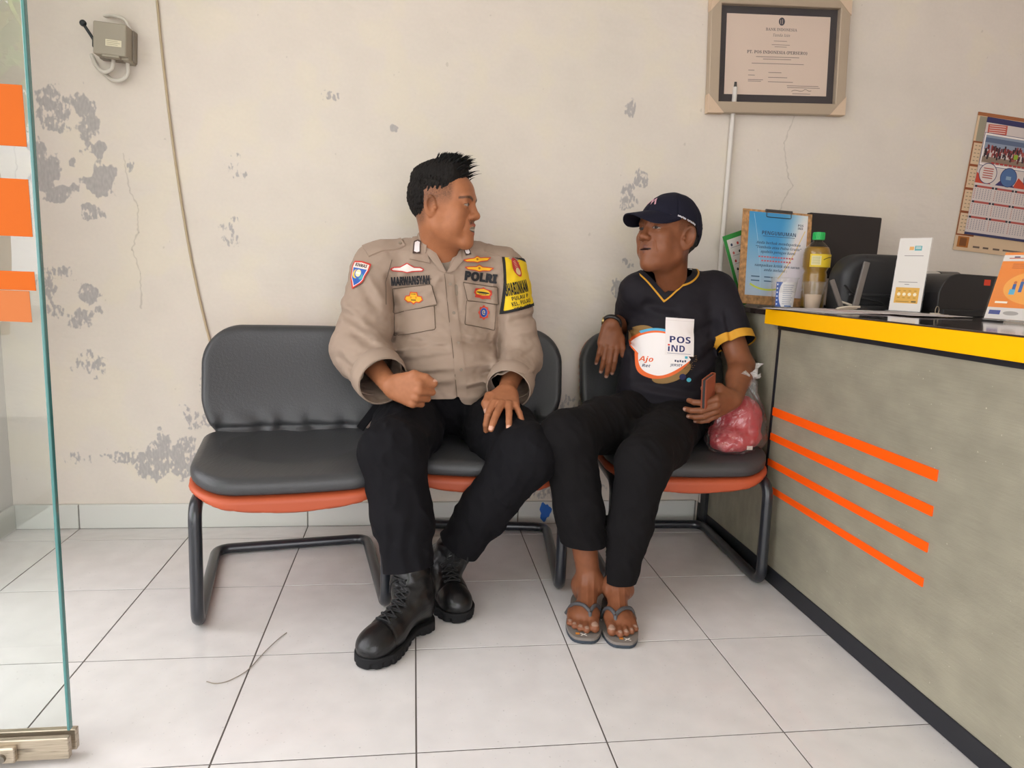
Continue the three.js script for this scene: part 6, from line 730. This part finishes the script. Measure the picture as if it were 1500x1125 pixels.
{
  const sheets = [[1.225, 0.60, 0.42, 'white printed sheet lying over the yellow counter edge'], [1.36, 0.58, -0.15, 'printed sheet with red lines under the cream cable'], [1.47, 0.66, 0.12, 'printed sheet lying under the payment card stand']];
  sheets.forEach(([x, z, a, lb], i) => { const o = solo('paper_sheet', lb, 'paper', new RoundedBoxGeometry(0.21, 0.001, 0.27, 1, 0.0004), mat(0xffffff, 0.7, { map: canvasTex(256, 330, (q) => { q.fillStyle = '#d9d2cf'; q.fillRect(0, 0, 256, 330); q.fillStyle = i === 1 ? '#a8505a' : '#8a8690'; for (let k = 0; k < 14; k++) q.fillRect(24, 26 + k * 20, 120 + ((k * 37) % 90), 6); }) }), 'papers on the counter'); o.position.set(x, TOP + 0.0012 + i * 0.0014, z); o.rotation.y = a; });
}
{
  const t = thing('payment_stand', 'upright clear acrylic stand with a white card and orange panel', 'sign', [1.537, TOP + 0.005, 0.557]); t.rotation.order = 'YXZ'; t.rotation.set(-0.10, -1.05, 0);
  part(t, 'card', rbox(-0.048, 0.048, 0.003, 0.234, -0.0008, 0.0008, 0.0004), mat(0xffffff, 0.6, { map: canvasTex(400, 960, (x) => { x.fillStyle = '#dcd7d0'; x.fillRect(0, 0, 400, 960); x.fillStyle = '#e0a85e'; x.fillRect(140, 110, 56, 46); x.fillStyle = '#5aa5a8'; x.fillRect(206, 100, 90, 62); x.fillStyle = '#e8e4de'; x.fillRect(218, 112, 66, 8); x.fillRect(218, 130, 66, 8); x.fillStyle = '#8c8682'; x.fillRect(90, 226, 240, 8); x.fillRect(70, 574, 240, 8); x.fillRect(150, 604, 60, 8); x.fillStyle = '#d8a648'; x.fillRect(48, 650, 304, 208); x.fillStyle = '#efe2c0'; for (let i = 0; i < 4; i++) { x.beginPath(); x.arc(98 + i * 68, 740, 22, 0, 7); x.fill(); } x.fillStyle = '#94701e'; for (let i = 0; i < 4; i++) { x.fillRect(82 + i * 68, 690, 32, 7); x.fillRect(82 + i * 68, 782, 32, 7); } x.fillRect(70, 832, 170, 8); x.fillStyle = '#5a5030'; x.fillRect(270, 826, 60, 18); }) }), 'white card with an orange panel');
  part(t, 'acrylic', box(-0.05, 0.05, 0.0, 0.236, -0.0026, -0.0012), new THREE.MeshPhysicalMaterial({ color: 0xffffff, roughness: 0.03, transmission: 1, thickness: 0, ior: 1.45 }), 'clear acrylic sleeve'); part(t, 'base', rbox(-0.05, 0.05, -0.001, 0.001, -0.04, 0.02, 0.0008), new THREE.MeshPhysicalMaterial({ color: lin(0.8, 0.8, 0.78), roughness: 0.05, transmission: 0.7, thickness: 0 }), 'clear acrylic foot');
}
{
  const t = thing('receipt_printer', 'small black receipt printer with a red mark and a paper roll behind', 'printer', [1.715, TOP, 0.57]); const bk = mat(lin(0.013, 0.012, 0.013), 0.4);
  const sh = new THREE.Shape(); sh.moveTo(-0.112, 0.014); sh.lineTo(0.1, 0.014); sh.lineTo(0.104, 0.124); sh.lineTo(-0.055, 0.128); sh.quadraticCurveTo(-0.105, 0.126, -0.118, 0.07); sh.quadraticCurveTo(-0.12, 0.03, -0.112, 0.014); const g = new THREE.ExtrudeGeometry(sh, { depth: 0.13, bevelEnabled: true, bevelThickness: 0.004, bevelSize: 0.003, bevelSegments: 2 }); g.translate(0, 0, -0.075);
  part(t, 'housing', g, bk, 'glossy black housing'); part(t, 'base', rbox(-0.11, 0.105, 0.0, 0.02, -0.075, 0.075, 0.004), mat(lin(0.02, 0.02, 0.02), 0.6)); const mk = box(0.03, 0.052, 0.098, 0.116, 0.0585, 0.0596); part(t, 'brand_mark', mk, mat(lin(0.75, 0.06, 0.02), 0.5), 'small red mark'); part(t, 'clip_tab', rbox(0.092, 0.108, 0.018, 0.03, 0.06, 0.078, 0.002), bk);
  const cv = new THREE.CylinderGeometry(0.036, 0.036, 0.10, 36); cv.rotateZ(Math.PI / 2); cv.translate(-0.05, 0.104, -0.116); part(t, 'paper_roll', cv, mat(lin(0.62, 0.59, 0.54), 0.8), 'white paper roll'); const lid = new THREE.CylinderGeometry(0.037, 0.037, 0.07, 30); lid.rotateZ(Math.PI / 2); lid.translate(0.04, 0.104, -0.117); part(t, 'roll_cover', lid, mat(lin(0.12, 0.115, 0.105), 0.4), 'grey roll cover');
}
{
  const t = thing('flyer_holder', 'leaning clear holder with an orange flyer at the end of the papers', 'flyer holder', [1.558, TOP + 0.004, 1.02]); t.rotation.order = 'YXZ'; t.rotation.set(-0.29, -1.30, 0);
  const pg = rbox(-0.128, 0.128, 0.004, 0.19, -0.0008, 0.0008, 0.0003); part(t, 'flyer', pg, mat(0xffffff, 0.55, { map: canvasTex(1024, 760, (x) => { x.fillStyle = '#e8862a'; x.fillRect(0, 0, 1024, 760); x.fillStyle = '#dcd6d0'; x.fillRect(0, 30, 1024, 70); x.fillRect(0, 630, 1024, 130); x.fillStyle = '#f0a648'; x.beginPath(); x.ellipse(430, 400, 330, 190, 0, 0, 7); x.fill(); x.fillStyle = '#3b6aa8'; x.beginPath(); x.arc(470, 330, 110, 0, 7); x.fill(); for (const [a, b] of [[190, 330], [260, 300], [330, 310], [640, 320]]) { x.fillStyle = '#2f5fa6'; x.fillRect(a, b + 30, 34, 120); x.fillStyle = '#c06a3a'; x.beginPath(); x.arc(a + 17, b + 14, 17, 0, 7); x.fill(); } x.fillStyle = '#5ab0d0'; x.fillRect(170, 420, 60, 60); x.fillStyle = '#c2601c'; for (let i = 0; i < 3; i++) x.fillRect(120, 130 + i * 22, 420 - i * 70, 9); x.fillStyle = '#f4ead8'; x.fillRect(60, 560, 130, 22); x.fillStyle = '#3a4a8c'; x.fillRect(30, 662, 120, 48); x.fillStyle = '#a8a29c'; x.beginPath(); x.ellipse(260, 690, 80, 24, 0, 0, 7); x.ellipse(480, 690, 80, 24, 0, 0, 7); x.fill(); x.fillStyle = '#c05a38'; x.fillRect(60, 62, 160, 10); x.fillStyle = '#3a3a5a'; x.fillRect(110, 46, 60, 14); }) }), 'orange printed flyer');
  part(t, 'front_sheet', box(-0.131, 0.131, 0.0, 0.194, 0.0014, 0.003), new THREE.MeshPhysicalMaterial({ color: 0xffffff, roughness: 0.03, transmission: 1, thickness: 0, ior: 1.4 }), 'clear acrylic sheet'); part(t, 'foot', rbox(-0.131, 0.131, -0.001, 0.003, -0.07, 0.0, 0.001), new THREE.MeshPhysicalMaterial({ color: lin(0.85, 0.85, 0.84), roughness: 0.05, transmission: 0.8, thickness: 0 }), 'clear acrylic foot', [0, 0, 0], [0.3, 0, 0]);
}
{
  const t = thing('key_bunch', 'bunch of keys on a ring in front of the receipt printer', 'keys', [1.575, TOP, 0.655]); const br = mat(lin(0.4, 0.34, 0.26), 0.3, { metalness: 0.85 });
  const ring = new THREE.TorusGeometry(0.0125, 0.0013, 8, 28); ring.rotateY(0.5); ring.translate(0, 0.016, 0); part(t, 'ring', ring, br);
  for (let i = 0; i < 3; i++) { const s = new THREE.Shape(); s.absarc(0, 0, 0.0095, 0.35, 6.283 - 0.35, false); s.lineTo(0.04, -0.003); s.lineTo(0.043, 0); s.lineTo(0.04, 0.003); const g = new THREE.ExtrudeGeometry(s, { depth: 0.0016, bevelEnabled: false }); g.rotateX(-Math.PI / 2); g.rotateY(i * 0.7 - 0.4); g.translate(0.004 * i, 0.0008 + 0.0018 * i, 0.006); part(t, 'key', g, br); }
  part(t, 'tag', rbox(-0.03, -0.004, 0.0008, 0.0085, 0.006, 0.02, 0.002), mat(lin(0.6, 0.52, 0.44), 0.5), 'pale plastic tag');
}
// ---------------------------------------------------------------- the bundle on the chair and a thread on the floor
{
  const t = thing('plastic_bag_bundle', 'tied clear plastic bag of pink goods on the seat beside the counter', 'bag', [1.042, 0.430, 0.462]); t.scale.setScalar(1.08);
  const core = union(0.03, ell([0.015, 0.085, 0], [0.066, 0.075, 0.07]), ell([0.0, 0.035, 0.01], [0.078, 0.034, 0.085]), ell([-0.045, 0.022, 0.06], [0.05, 0.024, 0.04]));
  part(t, 'goods', surface((x, y, z) => smax(core(x, y, z) - 0.006 * noise(x * 26, y * 26, z * 26) - 0.003 * noise(x * 60, y * 50, z * 60), -y + 0.001, 0.004), [-0.13, -0.01, -0.12], [0.12, 0.2, 0.13], 0.005), mat(lin(0.46, 0.045, 0.058), 0.5), 'bright pink packed goods');
  const film = new THREE.MeshPhysicalMaterial({ color: lin(0.93, 0.9, 0.9), roughness: 0.12, transmission: 0.97, thickness: 0, ior: 1.6, side: THREE.DoubleSide });
  const skin = (x, y, z) => smax(smin(core(x, y, z), cone([0.012, 0.15, 0], [0.03, 0.19, 0.0], 0.03, 0.018)(x, y, z), 0.03) - 0.007 - 0.012 * Math.abs(noise(x * 34, y * 22, z * 34)) - 0.005 * Math.abs(noise(x * 70, y * 50, z * 70)) - 0.004 * Math.sin(Math.atan2(x, z) * 14) * sst(0.1, 0.18, y), -y, 0.003); part(t, 'film', surface(skin, [-0.14, -0.01, -0.13], [0.13, 0.24, 0.14], 0.005), film, 'crinkled clear film');
  const ears = []; for (const [a, l, w] of [[0.9, 0.085, 0.03], [0.2, 0.06, 0.028], [-0.7, 0.05, 0.03], [2.2, 0.055, 0.03]]) { const g = new THREE.PlaneGeometry(w, l, 5, 8), P = g.attributes.position; for (let i = 0; i < P.count; i++) { const v = P.getY(i) / l + 0.5, u = P.getX(i); P.setXYZ(i, u * (0.3 + 1.1 * v * (1.3 - v)) + 0.04 * v * Math.cos(a), 0.195 + v * l * (0.55 + 0.4 * Math.sin(a) ** 2), 0.012 * Math.sin(v * 9 + a * 3 + u * 90) + 0.04 * v * Math.sin(a)); } g.translate(0.026, 0, 0); ears.push(g); } const eg = merge(ears); eg.computeVertexNormals(); part(t, 'knot_ears', eg, new THREE.MeshPhysicalMaterial({ color: lin(0.86, 0.84, 0.82), roughness: 0.3, transmission: 0.45, thickness: 0, side: THREE.DoubleSide }), 'gathered film above the knot');
  const kn = new THREE.TorusGeometry(0.015, 0.007, 8, 18); kn.rotateX(Math.PI / 2); kn.translate(0.028, 0.192, 0); part(t, 'knot', kn, film); part(t, 'price_sticker', rbox(0.0, 0.018, 0.012, 0.024, 0.094, 0.0965, 0.001), mat(lin(0.7, 0.66, 0.6), 0.6), 'small white sticker');
}
solo('loose_thread', 'thin loose thread lying on the floor tiles in front of the empty chair', 'thread', tube([[-0.485, 0.0022, 1.036], [-0.462, 0.0022, 1.046], [-0.44, 0.0022, 1.04], [-0.405, 0.0022, 1.0], [-0.385, 0.0022, 0.935], [-0.372, 0.003, 0.895], [-0.35, 0.0022, 0.835], [-0.341, 0.0022, 0.818]], 0.0011, 60, 5), mat(lin(0.28, 0.24, 0.19), 0.8));
scene.traverse((o) => { if (o.isMesh) { o.castShadow = true; o.receiveShadow = true; } });
renderer.render(scene, camera);
